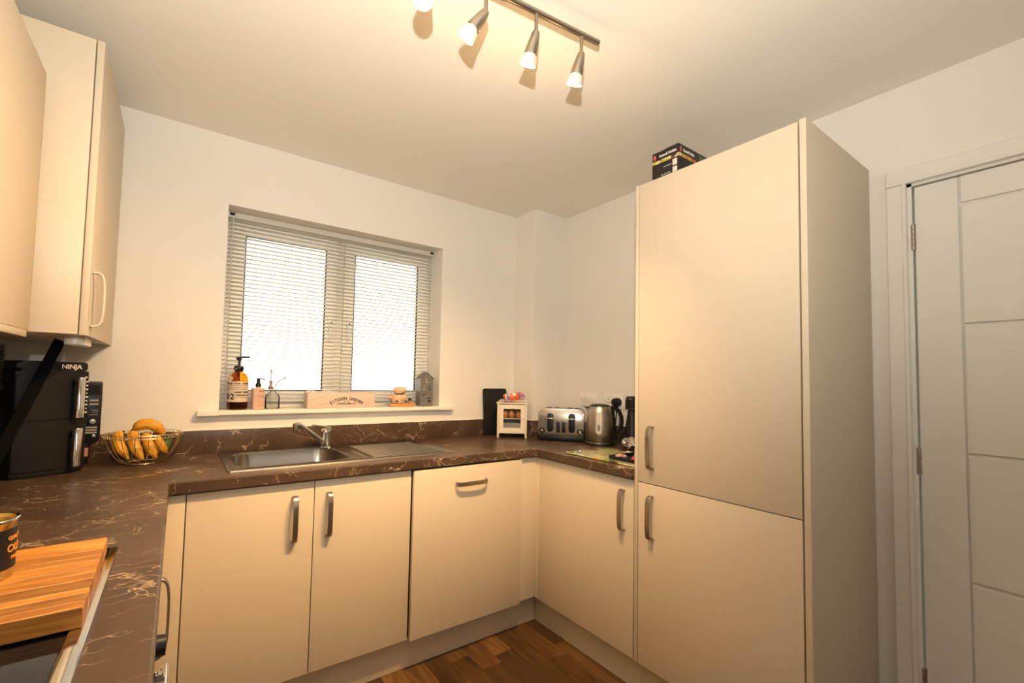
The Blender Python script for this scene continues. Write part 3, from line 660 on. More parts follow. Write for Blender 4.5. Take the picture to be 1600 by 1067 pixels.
# fruit bowl
FB = Vector((0.508, -0.170, ZT))
fb = thing('fruit_bowl', 'wide brass wire fruit bowl with a twisted rim', 'bowl', FB)
M_brass = mat('pale_brass_wire', (.78, .62, .36), .28, 1.0, noise=.08, nscale=60)
prof = [(.052, .004), (.070, .012), (.090, .035), (.106, .065), (.117, .094), (.122, .112)]
for q in range(18):
    a = 2 * math.pi * q / 18
    MB().tube([(r_ * math.cos(a), r_ * math.sin(a), z) for r_, z in prof], .0014, 6).build('rib', M_brass, fb)
ring = lambda r_, z, n=48: [(r_ * math.cos(2 * math.pi * k_ / n), r_ * math.sin(2 * math.pi * k_ / n), z) for k_ in range(n)]
MB().tube(ring(.052, .004), .0026, 8, True).build('base_ring', M_brass, fb)
MB().tube(ring(.123, .106), .0012, 6, True).tube(ring(.124, .118), .0012, 6, True).tube([((.1235 + .004 * math.sin(k_ * 2.0)) * math.cos(2 * math.pi * k_ / 180), (.1235 + .004 * math.sin(k_ * 2.0)) * math.sin(2 * math.pi * k_ / 180), .112 + .006 * math.cos(k_ * 2.0)) for k_ in range(180)], .0013, 5, True).build('twisted_rim', M_brass, fb)
def banana_mat():
    m = bpy.data.materials.new('ripe_banana_skin'); m.use_nodes = True; nt = m.node_tree; b = nt.nodes['Principled BSDF']; L = nt.links.new
    tc = nt.nodes.new('ShaderNodeTexCoord'); n = nt.nodes.new('ShaderNodeTexNoise'); n.inputs['Scale'].default_value = 24; n.inputs['Detail'].default_value = 5; L(tc.outputs['Object'], n.inputs['Vector'])
    r = ramp(nt, [(.35, (.60, .27, .015)), (.6, (.74, .38, .03))]); L(n.outputs['Fac'], r.inputs[0])
    v = nt.nodes.new('ShaderNodeTexVoronoi'); v.inputs['Scale'].default_value = 120; L(tc.outputs['Object'], v.inputs['Vector'])
    f = ramp(nt, [(.16, (1, 1, 1)), (.24, (0, 0, 0))]); L(v.outputs['Distance'], f.inputs[0])
    mx = nt.nodes.new('ShaderNodeMix'); mx.data_type = 'RGBA'; L(f.outputs[0], mx.inputs[0]); L(r.outputs[0], mx.inputs[6]); mx.inputs[7].default_value = (.17, .06, .015, 1)
    L(mx.outputs[2], b.inputs['Base Color']); b.inputs['Roughness'].default_value = .45; return m
M_ban = banana_mat(); M_tip = mat('banana_tip', (.10, .06, .025), .7, noise=.3, nscale=90)
def banana(pts, r0, label):
    P = [Vector(p) for p in pts]; n = 15; path = []
    for i in range(n):           # quadratic bezier through three control points
        t_ = i / (n - 1); path.append(P[0] * (1 - t_) ** 2 + P[1] * 2 * t_ * (1 - t_) + P[2] * t_ * t_)
    rad = [r0 * (.30 + .70 * min(1, math.sin(math.pi * (0.05 + .92 * i / (n - 1))) * 1.55)) if 0 < i < n - 1 else r0 * .34 for i in range(n)]
    o = thing('banana', label, 'banana', path[0] + FB, group='bananas in the wire bowl')
    M0 = Matrix.Translation(-path[0])
    MB(M0).tube(path, rad, 9).build('skin', M_ban, o)
    MB(M0).tube([path[0] + (path[0] - path[1]).normalized() * .016, path[0]], [.0042, r0 * .34], 7).build('stalk', M_tip, o)
    MB(M0).tube([path[-1], path[-1] + (path[-1] - path[-2]).normalized() * .005], [r0 * .34, .003], 7).build('tip', M_tip, o)
banana([(-.070, .010, .120), (-.094, -.040, .112), (-.040, -.054, .028)], .0175, 'leftmost spotted banana leaning against the wire ribs')
banana([(-.030, .012, .118), (-.044, -.062, .112), (.002, -.066, .024)], .0180, 'second banana from the left, hanging down inside the bowl')
banana([(.008, .012, .108), (.004, -.066, .104), (.044, -.058, .026)], .0170, 'third banana from the left, broad and freckled')
banana([(.043, .010, .098), (.044, -.054, .088), (.076, -.032, .040)], .0150, 'rightmost banana, next to the avocado')
banana([(-.034, .030, .128), (.012, .018, .182), (.062, .024, .106)], .0215, 'single banana arching over the top of the bunch')
for (x, y, z, rr, lab) in ((.066, .052, .060, .028, 'dark green avocado in the right of the wire bowl'), (-.050, .062, .050, .028, 'dark green avocado behind the bananas in the wire bowl')):
    o = thing('avocado', lab, 'avocado', FB + Vector((x, y, z)))
    MB().lathe([(0, -rr), (rr * .6, -rr * .8), (rr * .95, -rr * .2), (rr * .9, rr * .35), (rr * .55, rr * .95), (0, rr * 1.2)], 18, axis=(.5, .2, .8)).build('skin', mat('avocado_skin', (.045, .085, .012), .45, noise=.5, nscale=60, bump=.3, bscale=250), o)
    MB().cyl(Vector((.5, .2, .8)).normalized() * rr * 1.15, Vector((.5, .2, .8)).normalized() * rr * 1.3, .004, .003, 8).build('stem', M_tip, o)

# hob, chopping board, tin
hb = thing('hob', 'black glass hob with a wide polished steel frame', 'hob', (0.27, -1.49, ZT))
MB().box(0.015, 0.503, -1.78, -1.21, ZT + .0005, ZT + .006, .002).build('glass', M_blackg, hb, world=True)
fr_ = MB(); fr_.box(.503, .526, -1.785, -1.205, ZT + .0005, ZT + .009, .003); fr_.box(.010, .503, -1.210, -1.205, ZT + .0005, ZT + .009, .002); fr_.box(.010, .503, -1.785, -1.780, ZT + .0005, ZT + .009, .002); fr_.box(.006, .012, -1.785, -1.205, ZT + .0005, ZT + .009, .002)
fr_.build('frame', M_chrome, hb, world=True)
for x, y, r_ in ((.13, -1.34, .09), (.36, -1.34, .075), (.13, -1.64, .075), (.36, -1.64, .10)):
    MB().lathe([(r_ - .0015, 0), (r_, 0), (r_, .0003), (r_ - .0015, .0003)], 40, (x, y, ZT + .0059)).build('zone_ring', mat('grey_print', (.25, .25, .25), .4, noise=.02), hb, world=True)
ZB = ZT + .0095
cb = thing('chopping_board', 'thick striped acacia chopping board lying over the hob', 'chopping board', (0.292, -1.393, ZB), R(1.2))
ys = [-.155, -.132, -.106, -.088, -.052, -.026, -.002, .034, .058, .090, .120, .155]
for a, b in zip(ys, ys[1:]):
    if random.random() < .5: cuts = [-.22, random.uniform(-.05, .12), .222]
    else: cuts = [-.22, .222]
    for c, d_ in zip(cuts, cuts[1:]):
        MB().box(c, d_ - (.0002 if d_ < .22 else 0), a + .0001, b - .0001, 0, .028, .0012, 1).build('stave', M_stave, cb)
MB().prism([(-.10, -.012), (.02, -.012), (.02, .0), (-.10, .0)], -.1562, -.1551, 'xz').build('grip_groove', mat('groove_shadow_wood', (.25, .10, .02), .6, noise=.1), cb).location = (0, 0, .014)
ZC = ZB + .0282
tn = thing('food_tin', 'gold food tin with black label on the chopping board', 'tin', (0.374, -1.362, ZC), R(20))
TR, TH = .0385, .088
M_gold = mat('gold_tin', (.78, .58, .20), .22, 1.0, noise=.06, nscale=30)
MB().lathe([(0, 0), (TR - .002, 0), (TR, .003), (TR - .001, .006), (TR - .001, TH - .008), (TR + .0005, TH - .005), (TR + .001, TH), (TR - .002, TH), (TR - .0035, TH - .006), (0, TH - .006)], 40).build('body', M_gold, tn)
MB().lathe([(TR - .0025, TH - .001), (TR + .0014, TH - .003), (TR + .0018, TH), (TR + .0008, TH + .0014), (TR - .0015, TH + .001)], 40).build('rim', M_chrome, tn)
def arc_panel(mb, r_, a0, a1, z0, z1, n=14, th=.0006):
    for k_ in range(n):
        t0, t1 = a0 + (a1 - a0) * k_ / n, a0 + (a1 - a0) * (k_ + 1) / n
        vs_ = [mb.bm.verts.new(mb.M @ Vector((rr * math.cos(t), rr * math.sin(t), z))) for rr in (r_, r_ + th) for t, z in ((t0, z0), (t1, z0), (t1, z1), (t0, z1))]
        for f in ((4, 5, 6, 7), (3, 2, 1, 0), (0, 1, 5, 4), (2, 3, 7, 6)): mb.bm.faces.new([vs_[q] for q in f])
    bmesh.ops.remove_doubles(mb.bm, verts=mb.bm.verts, dist=1e-6)
    return mb
lab_ = arc_panel(MB(), TR - .001, R(-75), R(40), .014, TH - .014).build('label', mat('black_label', (.012, .011, .014), .45, noise=.1), tn)
arc_panel(MB(), TR - .0003, R(-72.5), R(-71), .018, TH - .018, 2).build('label_line', M_gold, lab_)
M_orange = mat('orange_print', (.80, .32, .05), .5, noise=.05)
def wrap_text(name, body, size, m, parent, r_, a_mid, z, track=.62, bold=.0003):
    n = len(body)
    for i, ch in enumerate(body):
        if ch == ' ': continue
        a = a_mid + (i - (n - 1) / 2) * size * track / r_
        text(name, ch, size, m, parent, (r_ * math.cos(a), r_ * math.sin(a), z), (-math.sin(a), math.cos(a), 0), (0, 0, 1), bold=bold)
wrap_text('label_print', 'QUALITY', .0075, M_orange, tn, TR + .0002, R(-25), .060)
wrap_text('label_print', 'OUR', .016, M_orange, tn, TR + .0002, R(-25), .044, .75)
wrap_text('label_print', 'FINEST', .006, M_orange, tn, TR + .0002, R(-25), .030)

# ------------------------------------------------------------------ window sill things
ZS = 1.0985
def soap_pump(mb_col, parent, z, r_, m, rot, arm=.045):
    c = MB(); c.lathe([(0, 0), (r_, 0), (r_, .014), (r_ * .75, .020), (r_ * .35, .024), (r_ * .35, .052), (0, .052)], 18, (0, 0, z)).build('pump_collar', m, parent)
    a = Vector((math.cos(rot), math.sin(rot), 0)); sd_ = Vector((-a.y, a.x, 0))
    MB().strap([(-.014, 0), (0, .004), (.014, .006), (arm, .005), (arm + .006, .001)], .012, .007, (0, 0, z + .054), a, (0, 0, 1), sd_).cyl((0, 0, z + .046), (0, 0, z + .056), .010, .008, 14).build('pump_head', m, parent, bevel=.002)
# big amber bottle
b1 = thing('soap_bottle', 'large amber glass hand wash bottle with cream label and black pump', 'bottle', (0.842, 0.028, ZS), R(-102))
MB().lathe([(0, .001), (.039, .001), (.043, .006), (.043, .135), (.041, .150), (.034, .164), (.022, .172), (.0155, .175), (.0155, .186), (.0135, .186), (.0135, .175), (.020, .169), (.032, .160), (.039, .148), (.0405, .135), (.0405, .01), (.038, .005), (0, .005)], 36).build('bottle', M_amber, b1)
MB().lathe([(0, .006), (.039, .006), (.040, .012), (.040, .034), (0, .034)], 30).build('dark_liquid', mat('dark_soap', (.006, .002, .001), .5, noise=.1), b1)
MB().cyl((0, 0, .03), (0, 0, .186), .005, seg=10).build('dip_tube', mat('amber_tube', (.30, .10, .02), .4, noise=.1), b1)
M_label = mat('kraft_label', (.66, .54, .43), .65, noise=.05, nscale=60)
arc_panel(MB(), .0432, R(-95), R(95), .036, .131, 26, .0005).build('label', M_label, b1)
wrap_text('label_print', 'HARRISON HOME', .0105, M_ink, b1, .0438, R(2), .121, .80, .0005)
for z in (.111, .102, .095):
    m_ = MB()
    for q in range(13):
        a0 = R(-62) + q * R(9.6); arc_panel(m_, .0437, a0, a0 + R(random.uniform(5, 8)), z - .0012, z + .0012, 2, .0003)
    m_.build('label_lines', mat('grey_ink', (.12, .10, .09), .6, noise=.1), b1)['kind'] = 'stuff'
wrap_text('label_print', '02', .036, M_ink, b1, .0438, R(-38), .060, .60, .0009)
wrap_text('label_print', 'HAND WASH', .0105, M_ink, b1, .0438, R(32), .081, .72, .0006)
wrap_text('label_print', 'LEMONGRASS', .0095, M_ink, b1, .0438, R(32), .067, .72, .0004)
wrap_text('label_print', 'WITH GRAPEFRUIT', .0055, M_ink, b1, .0438, R(32), .056, .72, .0001)
MB().lathe([(.0155, .176), (.0195, .176), (.0195, .183), (.021, .186), (.021, .198), (.017, .204), (0, .206)], 22).build('pump_collar', M_black, b1)
MB().cyl((0, 0, .205), (0, 0, .238), .0045, seg=10).build('pump_stem', M_black, b1)
a = Vector((math.cos(R(95)), math.sin(R(95)), 0))
MB().strap([(-.014, -.003), (0, .002), (.014, .0045), (.034, .006), (.044, .005)], .014, .009, (0, 0, .241), a, (0, 0, 1), Vector((-a.y, a.x, 0))).cyl((0, 0, .231), (0, 0, .242), .012, .010, 14).build('pump_head', M_black, b1, bevel=.002)
# heart tag on a string
hp = []
for q in range(28):
    t_ = 2 * math.pi * q / 28; hp.append((.0165 * math.sin(t_) ** 3, .0010 * (13 * math.cos(t_) - 5 * math.cos(2 * t_) - 2 * math.cos(3 * t_) - math.cos(4 * t_)) * 1.02))
A0 = R(-38); TM = Matrix.Translation((.0485 * math.cos(A0), .0485 * math.sin(A0), .141)) @ Matrix.Rotation(A0 + R(90), 4, 'Z')
MB(TM).prism(hp, -.0012, .0012, 'xz', .0003).build('heart_tag', mat('pale_wood_heart', (.74, .62, .46), .6, noise=.1, nscale=90), b1)
text('heart_print', 'for you', .0060, M_ink, b1, TM @ Vector((0, -.0014, .002)), TM.to_3x3() @ Vector((1, 0, 0)), (0, 0, 1))
MB().tube([TM @ Vector((0, -.0005, .008)), (.041 * math.cos(A0), .041 * math.sin(A0), .168), (.021 * math.cos(A0 + .4), .021 * math.sin(A0 + .4), .193), (.0215 * math.cos(A0 + 1.2), .0215 * math.sin(A0 + 1.2), .200)], .0008, 6).build('string', mat('cotton_string', (.7, .62, .5), .8, noise=.1), b1)
# pink-beige pump bottle
b2 = thing('lotion_bottle', 'flat-sided blush beige pump bottle beside the amber one', 'bottle', (0.927, 0.022, ZS), R(14))
MB().prism(rrect(.054, .036, .008), 0, .100, 'xy', .003).build('bottle', mat('blush_plastic', (.60, .40, .30), .4, noise=.02), b2)
MB().lathe([(.011, .099), (.012, .101), (.012, .107), (0, .108)], 18).build('neck', mat('blush_neck', (.66, .46, .36), .4, noise=.02), b2)
MB().lathe([(0, .106), (.0125, .106), (.0125, .121), (.011, .123), (.0075, .124), (.0075, .143), (0, .143)], 20).build('pump_collar', M_black, b2)
MB().strap([(-.009, 0), (.0, .001), (.012, .001), (.024, -.002), (.030, -.005)], .009, .005, (0, 0, .144), (1, 0, 0), (0, 0, 1), (0, -1, 0)).cyl((0, 0, .14), (0, 0, .1455), .0085, seg=14).build('pump_head', M_black, b2, bevel=.0015)
text('bottle_print', 'NEOM', .0085, M_ink, b2, (.010, -.0184, .086), (1, 0, 0), (0, 0, 1))
M_gink = MATS['grey_ink']
for z, ww in ((.064, .03), (.058, .028), (.018, .024)): MB().box(.008 - ww / 2, .008 + ww / 2, -.0186, -.0181, z - .0006, z + .0006).build('print_line', M_gink, b2)
# clear glass mister with metal pump
b3 = thing('glass_mister', 'clear ribbed glass mister with a thin brass pump and nozzle', 'bottle', (0.993, 0.030, ZS))
pr = [(0, .0005), (.030, .0005), (.033, .004), (.033, .055), (.030, .066), (.018, .078), (.011, .084), (.011, .096), (.0095, .096), (.0095, .084), (.017, .075), (.028, .064), (.031, .054), (.031, .006), (0, .004)]
MB().lathe(pr, 32).build('glass', M_clear, b3)
M_br2 = mat('antique_brass', (.38, .30, .19), .3, 1.0, noise=.1, nscale=60)
MB().lathe([(0, .094), (.0125, .094), (.0125, .104), (.008, .107), (.006, .125), (.008, .127), (.008, .133), (.004, .135), (.0025, .137), (.0025, .178), (.0045, .180), (.0045, .188), (0, .190)], 18, (-.010, 0, 0)).build('pump', M_br2, b3)
MB().tube([(-.004, 0, .104), (.006, 0, .105), (.012, 0, .112), (.016, 0, .124), (.030, 0, .138), (.048, -.002, .148)], .0022, 8).lathe([(0, 0), (.0045, .001), (.004, .009), (0, .010)], 12, (.047, -.002, .1475), (.88, 0, .45)).build('nozzle', M_br2, b3)
MB().cyl((-.010, 0, .01), (-.010, 0, .094), .0018, seg=8).build('dip_tube', M_clear, b3)
text('glass_print', 'PLANT & MIST', .0065, M_ink, b3, (-.002, -.0337, .034), (1, 0, 0), (0, 0, 1))
# wooden planter box
pbx = thing('planter_box', 'whitewashed wooden planter box with arched black lettering', 'planter box', (1.318, 0.012, ZS), R(0))
PW, PD, PH = .350, .080, .079
MB().box(-PW / 2, PW / 2, -PD / 2, -PD / 2 + .008, 0, PH, .001).build('front_board', M_pinkwood, pbx)
MB().box(-PW / 2, PW / 2, PD / 2 - .008, PD / 2, 0, PH, .001).build('back_board', M_pinkwood, pbx)
for x in (-1, 1): MB().box(x * (PW / 2 - .004) - .004, x * (PW / 2 - .004) + .004, -PD / 2 + .0082, PD / 2 - .0082, 0, PH, .001).build('end_board', M_pinkwood, pbx)
MB().box(-PW / 2 + .008, PW / 2 - .008, -PD / 2 + .0082, PD / 2 - .0082, 0, .006).build('base_board', M_pinkwood, pbx)
word = 'KITCHEN GARDEN'; rad = .150; n = len(word)
for i, ch in enumerate(word):
    if ch == ' ': continue
    a = (i - (n - 1) / 2) * .0128 / rad
    text('lettering', ch, .0225, M_ink, pbx, (.022 + rad * math.sin(a), -PD / 2 - .0003, .049 - rad + rad * math.cos(a)), (math.cos(a), 0, -math.sin(a)), (math.sin(a), 0, math.cos(a)), sx=.82, bold=.0007)
text('lettering', 'EST 1903', .0075, M_ink, pbx, (.022, -PD / 2 - .0003, .034), (1, 0, 0), (0, 0, 1), bold=.0002)
text('lettering', 'UNWINS SEED CO', .0115, M_ink, pbx, (.022, -PD / 2 - .0003, .0225), (1, 0, 0), (0, 0, 1), sx=1.02, bold=.0004)
sp_ = thing('seed_packet', 'dark seed packets lying flat inside the wooden planter box', 'packet', (1.30, 0.014, ZS + .0065))
MB().box(-.06, .10, -.028, .028, 0, .068, .002).build('packet', mat('dark_packet', (.05, .05, .045), .5, noise=.3, nscale=50), sp_)
# crumpled film over its left end
def crumple(name, m, parent, sx_, sy_, sz_, n=10, amp=.35, seed=1, lift=0.0):
    rn = random.Random(seed); mb = MB(); r_ = bmesh.ops.create_icosphere(mb.bm, subdivisions=3, radius=1.0)
    dirs = [Vector((rn.uniform(-1, 1), rn.uniform(-1, 1), rn.uniform(-1, 1))).normalized() for _ in range(n)]
    for v in r_['verts']:
        d_ = v.co.normalized(); f = 1.0
        for q_ in dirs: f -= amp * max(0, d_.dot(q_) - .72) * 2.2
        f += rn.uniform(-.05, .05) * amp * 2
        v.co = Vector((d_.x * f * sx_, d_.y * f * sy_, max(-.98, d_.z * f) * sz_ + lift))
    return mb.build(name, m, parent, smooth=False)
M_film = bpy.data.materials.new('clear_film'); M_film.use_nodes = True
_nt = M_film.node_tree; _nt.nodes.clear(); _o = _nt.nodes.new('ShaderNodeOutputMaterial'); _m = _nt.nodes.new('ShaderNodeMixShader'); _t = _nt.nodes.new('ShaderNodeBsdfTransparent'); _g = _nt.nodes.new('ShaderNodeBsdfPrincipled')
_g.inputs['Base Color'].default_value = (.85, .82, .76, 1); _g.inputs['Roughness'].default_value = .12; _m.inputs[0].default_value = .38
_nt.links.new(_t.outputs[0], _m.inputs[1]); _nt.links.new(_g.outputs[0], _m.inputs[2]); _nt.links.new(_m.outputs[0], _o.inputs['Surface'])
def film_sheet(name, parent, fn, nu=22, nv=14, seed=3, amp=.004, m=None):
    rn = random.Random(seed); mb = MB(); g_ = [[mb.bm.verts.new(Vector(fn(i / (nu - 1), j / (nv - 1))) + Vector((rn.uniform(-amp, amp), rn.uniform(-amp, amp) * .6, rn.uniform(-amp, amp)))) for j in range(nv)] for i in range(nu)]
    for i in range(nu - 1):
        for j in range(nv - 1): mb.bm.faces.new((g_[i][j], g_[i + 1][j], g_[i + 1][j + 1], g_[i][j + 1]))
    return mb.build(name, m or M_film, parent, smooth=False)
fm = thing('plastic_wrap', 'crumpled clear plastic film draped over the left end of the planter box', 'plastic film', (1.318, 0.012, ZS + .045))
def fdrape(u, v):
    x = -.172 + .125 * u; L = .150 * v          # up the front, over the top, down the back
    drop = .040 * (1 - .7 * u)
    if L < drop: return (x, -PD / 2 - .006, .038 - drop + L)
    if L < drop + .085: return (x, -PD / 2 - .004 + (L - drop), .040 + .004 * math.sin(9 * u))
    return (x, PD / 2 + .006, .036 - (L - drop - .085))
film_sheet('film', fm, fdrape, 24, 22, 5, .0028)
# animal measuring cups on a wooden tray
ct = thing('wooden_tray', 'small oval orange-brown wooden tray on the sill', 'tray', (1.668, 0.022, ZS), R(-2))
MB().lathe([(0, 0), (.066, 0), (.070, .004), (.070, .013), (.067, .016), (0, .016)], 36, sy=.42).build('tray_base', M_bamboo, ct)
MB().prism([(.055, -.018), (.085, -.014), (.085, .014), (.055, .018)], .002, .014, 'xy', .002).build('tray_handle', M_bamboo, ct)
M_cer = mat('peach_ceramic', (.78, .52, .33), .25, noise=.06, nscale=40); M_patch = mat('dark_glaze', (.035, .02, .015), .3, noise=.1)
for zc, rr, lab, face in ((ZS + .0165, .044, 'lower and larger peach ceramic animal cup on the wooden tray', -1), (ZS + .0165 + .042, .036, 'upper smaller peach ceramic animal cup stacked in the larger one', -1)):
    cu = thing('ceramic_cup', lab, 'cup', (1.655 + (.004 if rr < .040 else 0), 0.022, zc), 0, group='stacked animal cups')
    hh = .050 if rr > .040 else .046
    MB().lathe([(0, 0), (rr * .55, 0), (rr * .85, .008), (rr, .024), (rr * 1.02, hh - .004), (rr * .98, hh), (rr * .93, hh - .002), (rr * .9, .024), (rr * .5, .006), (0, .006)] if rr > .040 else [(0, .010), (rr * .5, .010), (rr * .9, .018), (rr, .030), (rr * .85, .043), (rr * .5, .052), (0, .055)], 28).build('cup', M_cer, cu)
    for sx_ in (-1, 1):
        MB().prism([(sx_ * rr * .55, hh - .006), (sx_ * rr * 1.02, hh - .012), (sx_ * rr * 1.05, hh + .010)], -.006, .004, 'xz', .001).build('ear', M_cer, cu)
    if rr > .040: MB().tube([(-rr * .95, 0, .034), (-rr * 1.4, 0, .038), (-rr * 1.75, -.004, .036)], [.006, .005, .004], 8).build('tail_handle', M_cer, cu)
    rz_ = -math.sqrt(max(0, (rr * 1.0) ** 2))
    for dx, dz, r2 in ((-.012, .030, .0028), (.008, .028, .0028)):
        MB().lathe([(0, .002), (r2 * .8, .0012), (r2, 0), (0, -.002)], 10, (dx, -math.sqrt(rr * rr - dx * dx) * (.97 if rr < .040 else .99), dz), (0, -1, 0)).build('eye', M_patch, cu)
    MB().tube([(-.004, -rr * 1.0, .024), (.0, -rr * 1.01, .021), (.005, -rr * 1.01, .0205), (.011, -rr * .97, .024)], .0016, 6).build('mouth', M_patch, cu)
    for dx, dz in ((.024, .014), (-.026, .014)):
        if rr > .040: MB().lathe([(0, .002), (.006, .001), (.007, 0), (0, -.003)], 12, (dx, -math.sqrt(rr * rr - dx * dx) * .90, dz), (dx * 30, -1, -.3)).build('patch', M_patch, cu)
cp = thing('mini_pot', 'tiny terracotta pot with a dark cactus on the wooden tray', 'ornament', (1.716, 0.006, ZS + .0165))
MB().lathe([(0, 0), (.008, 0), (.011, .012), (.0115, .016), (.009, .016), (0, .014)], 18).build('pot', mat('terracotta', (.55, .22, .10), .6, noise=.1), cp)
MB().lathe([(0, .012), (.008, .015), (.010, .022), (.007, .030), (0, .033)], 12).build('cactus', mat('dark_cactus', (.03, .035, .02), .7, noise=.3), cp)
# zinc house lantern
hl = thing('house_lantern', 'grey metal house-shaped tealight lantern with cut-out windows', 'lantern', (1.822, 0.036, ZS), R(-4))
M_zinc = mat('zinc_metal', (.22, .21, .19), .5, .5, noise=.12, nscale=50)
HWd, HD, HE, HR = .078, .070, .150, .192
def in_hole(u, v):
    for (x, z, w_, h_) in ((0, .150, .016, .026), (-.019, .106, .014, .030), (.019, .106, .014, .030), (.018, .030, .018, .012), (.018, .046, .020, .009), (-.018, .058, .026, .008), (-.018, .046, .014, .008), (-.018, .030, .016, .014)):
        if abs(u - x) < w_ / 2 and abs(v - z) < h_ / 2: return True
    return False
us = sorted({-HWd / 2, HWd / 2, -.008, .008, -.026, -.012, .012, .026, .009, .027, .008, .028, -.031, -.005, -.025, -.011, -.010})
vsz = sorted({0, .150, .091, .121, .024, .036, .0415, .0505, .054, .062, .042, .050, .023, .037, .137})
MB().cells(us, vsz, lambda u, v: not in_hole(u, v), -HD / 2, -HD / 2 + .0015, 'xz').cells([-HWd / 2, -.008, .008, HWd / 2], [.150, .163], lambda u, v: not in_hole(u, v), -HD / 2, -HD / 2 + .0015, 'xz').prism([(-HWd / 2, .163), (HWd / 2, .163), (.006, .1925), (-.006, .1925)], -HD / 2, -HD / 2 + .0015, 'xz').build('front_plate', M_zinc, hl, smooth=False)
for x in (-1, 1): MB().box(x * HWd / 2 - .00075, x * HWd / 2 + .00075, -HD / 2, HD / 2, 0, .163).build('side_plate', M_zinc, hl, smooth=False)
MB().box(-HWd / 2, HWd / 2, -HD / 2, HD / 2, 0, .0015).build('base_plate', M_zinc, hl, smooth=False)
for x in (-1, 1):
    MB().prism([(x * (HWd / 2 + .006), .160), (0, .196), (0, .1985), (x * (HWd / 2 + .007), .162)], -HD / 2 - .004, HD / 2 + .004, 'xz').build('roof_plate', mat('dark_zinc', (.16, .15, .135), .45, .7, noise=.1), hl, smooth=False)
MB().tube([(-.012, 0, .200), (-.008, 0, .206), (0, 0, .199), (.008, 0, .206), (.012, 0, .200)], .0012, 6).build('wire_loop', M_zinc, hl)
for x in (-1, 1):
    MB().cyl((x * .022, -HD / 2 - .0002, .130), (x * .022, -HD / 2 - .002, .130), .002, seg=8).build('rivet', MATS['dark_zinc'], hl)
MB().prism([(-.031, .063), (-.026, .072), (-.018, .075), (-.010, .072), (-.005, .063)], -HD / 2 - .004, -HD / 2, 'xz').build('awning', MATS['dark_zinc'], hl)

# ------------------------------------------------------------------ right-hand corner of the worktop
# black board leaning against the wall
bb = thing('black_board', 'tall black plastic chopping board leaning on the window wall', 'chopping board', (2.302, -0.045, ZT))
bb.rotation_euler = (R(-5.5), 0, 0)
MB().prism(rrect(.185, .295, .014, 5, 0, .1485), -.004, .004, 'xz', .0015).build('board', M_blackm, bb)
bb['label'] = 'tall black plastic chopping board leaning on the window wall'
# egg cabinet, turned to the room
EC = (2.305, -0.200); ea = math.atan2(-.61, .79)
ec = thing('egg_cabinet', 'small cream wooden egg cabinet with a glazed door on legs', 'egg cabinet', (*EC, ZT), ea)
M_cream = mat('cream_painted_wood', (.78, .70, .56), .45, noise=.03, nscale=40)
ew, ed, eh = .182, .085, .205
for x in (-1, 1):
    for y in (0, 1): MB().box(x * (ew / 2 - .006) - .006, x * (ew / 2 - .006) + .006, y * (ed - .012), y * (ed - .012) + .012, 0, eh, .001).build('leg', M_cream, ec)
    MB().box(x * (ew / 2 - .004) - .002, x * (ew / 2 - .004) + .002, .012, ed - .012, .034, eh).build('side', M_cream, ec)
MB().box(-ew / 2 + .012, ew / 2 - .012, ed - .006, ed - .002, .034, eh).build('back', mat('dark_cabinet_inside', (.10, .09, .08), .6, noise=.1), ec)
MB().box(-ew / 2 + .012, ew / 2 - .012, .004, ed - .006, .034, .040).build('floor_board', M_cream, ec)
MB().box(-ew / 2 - .006, ew / 2 + .006, -.006, ed + .004, eh, eh + .008, .002).build('top', M_cream, ec)
MB().box(-ew / 2 + .012, ew / 2 - .012, .001, .009, .026, .034, .001).build('rail', M_cream, ec)
do = MB().cells([-ew / 2 + .0135, -ew / 2 + .038, ew / 2 - .038, ew / 2 - .0135], [.036, .060, eh - .030, eh - .004], lambda u, v: not (abs(u) < ew / 2 - .038 and .060 < v < eh - .030), -.001, .007, 'xz').build('door', M_cream, ec, smooth=False, bevel=.001)
MB().lathe([(0, .010), (.004, .009), (.005, .005), (.0025, .002), (.0025, 0), (0, 0)], 12, (ew / 2 - .025, -.001, .115), (0, -1, 0)).build('knob', M_br2, do)
mesh_ = MB()
for q in range(1, 12): x = -ew / 2 + .038 + q * (ew - .076) / 12; mesh_.tube([(x, .003, .060), (x, .003, eh - .030)], .0004, 4)
for q in range(1, 12): z = .060 + q * (eh - .090) / 12; mesh_.tube([(-ew / 2 + .038, .003, z), (ew / 2 - .038, .003, z)], .0004, 4)
mesh_.build('wire_mesh', M_dark, do)['kind'] = 'stuff'
MB().box(-ew / 2 + .012, ew / 2 - .012, .010, ed - .007, .112, .116).build('shelf', M_cream, ec)
Mec = Matrix.Translation((*EC, ZT)) @ Matrix.Rotation(ea, 4, 'Z')
M_egg = mat('brown_eggshell', (.55, .22, .075), .45, noise=.08, nscale=60)
for x, lab in ((-.044, 'brown egg at the left of the cabinet shelf'), (-.004, 'brown egg in the middle of the cabinet shelf'), (.041, 'brown egg in shade at the right of the cabinet shelf')):
    p_ = Mec @ Vector((x, .034 if x < .03 else .050, .1165))
    o = MB().lathe([(0, 0), (.011, .002), (.0185, .013), (.0198, .024), (.0155, .039), (.008, .047), (0, .049)], 18).build('egg', M_egg)
    o.location = p_; tag(o, lab, 'egg', 'eggs in the cabinet')
egb = MB(Mec).box(-.056, .056, .020, .066, .0405, .088, .004).build('egg_box', mat('grey_pulp', (.30, .28, .25), .9, noise=.15, nscale=120)); tag(egb, 'grey pulp egg box on the bottom of the egg cabinet', 'egg box')
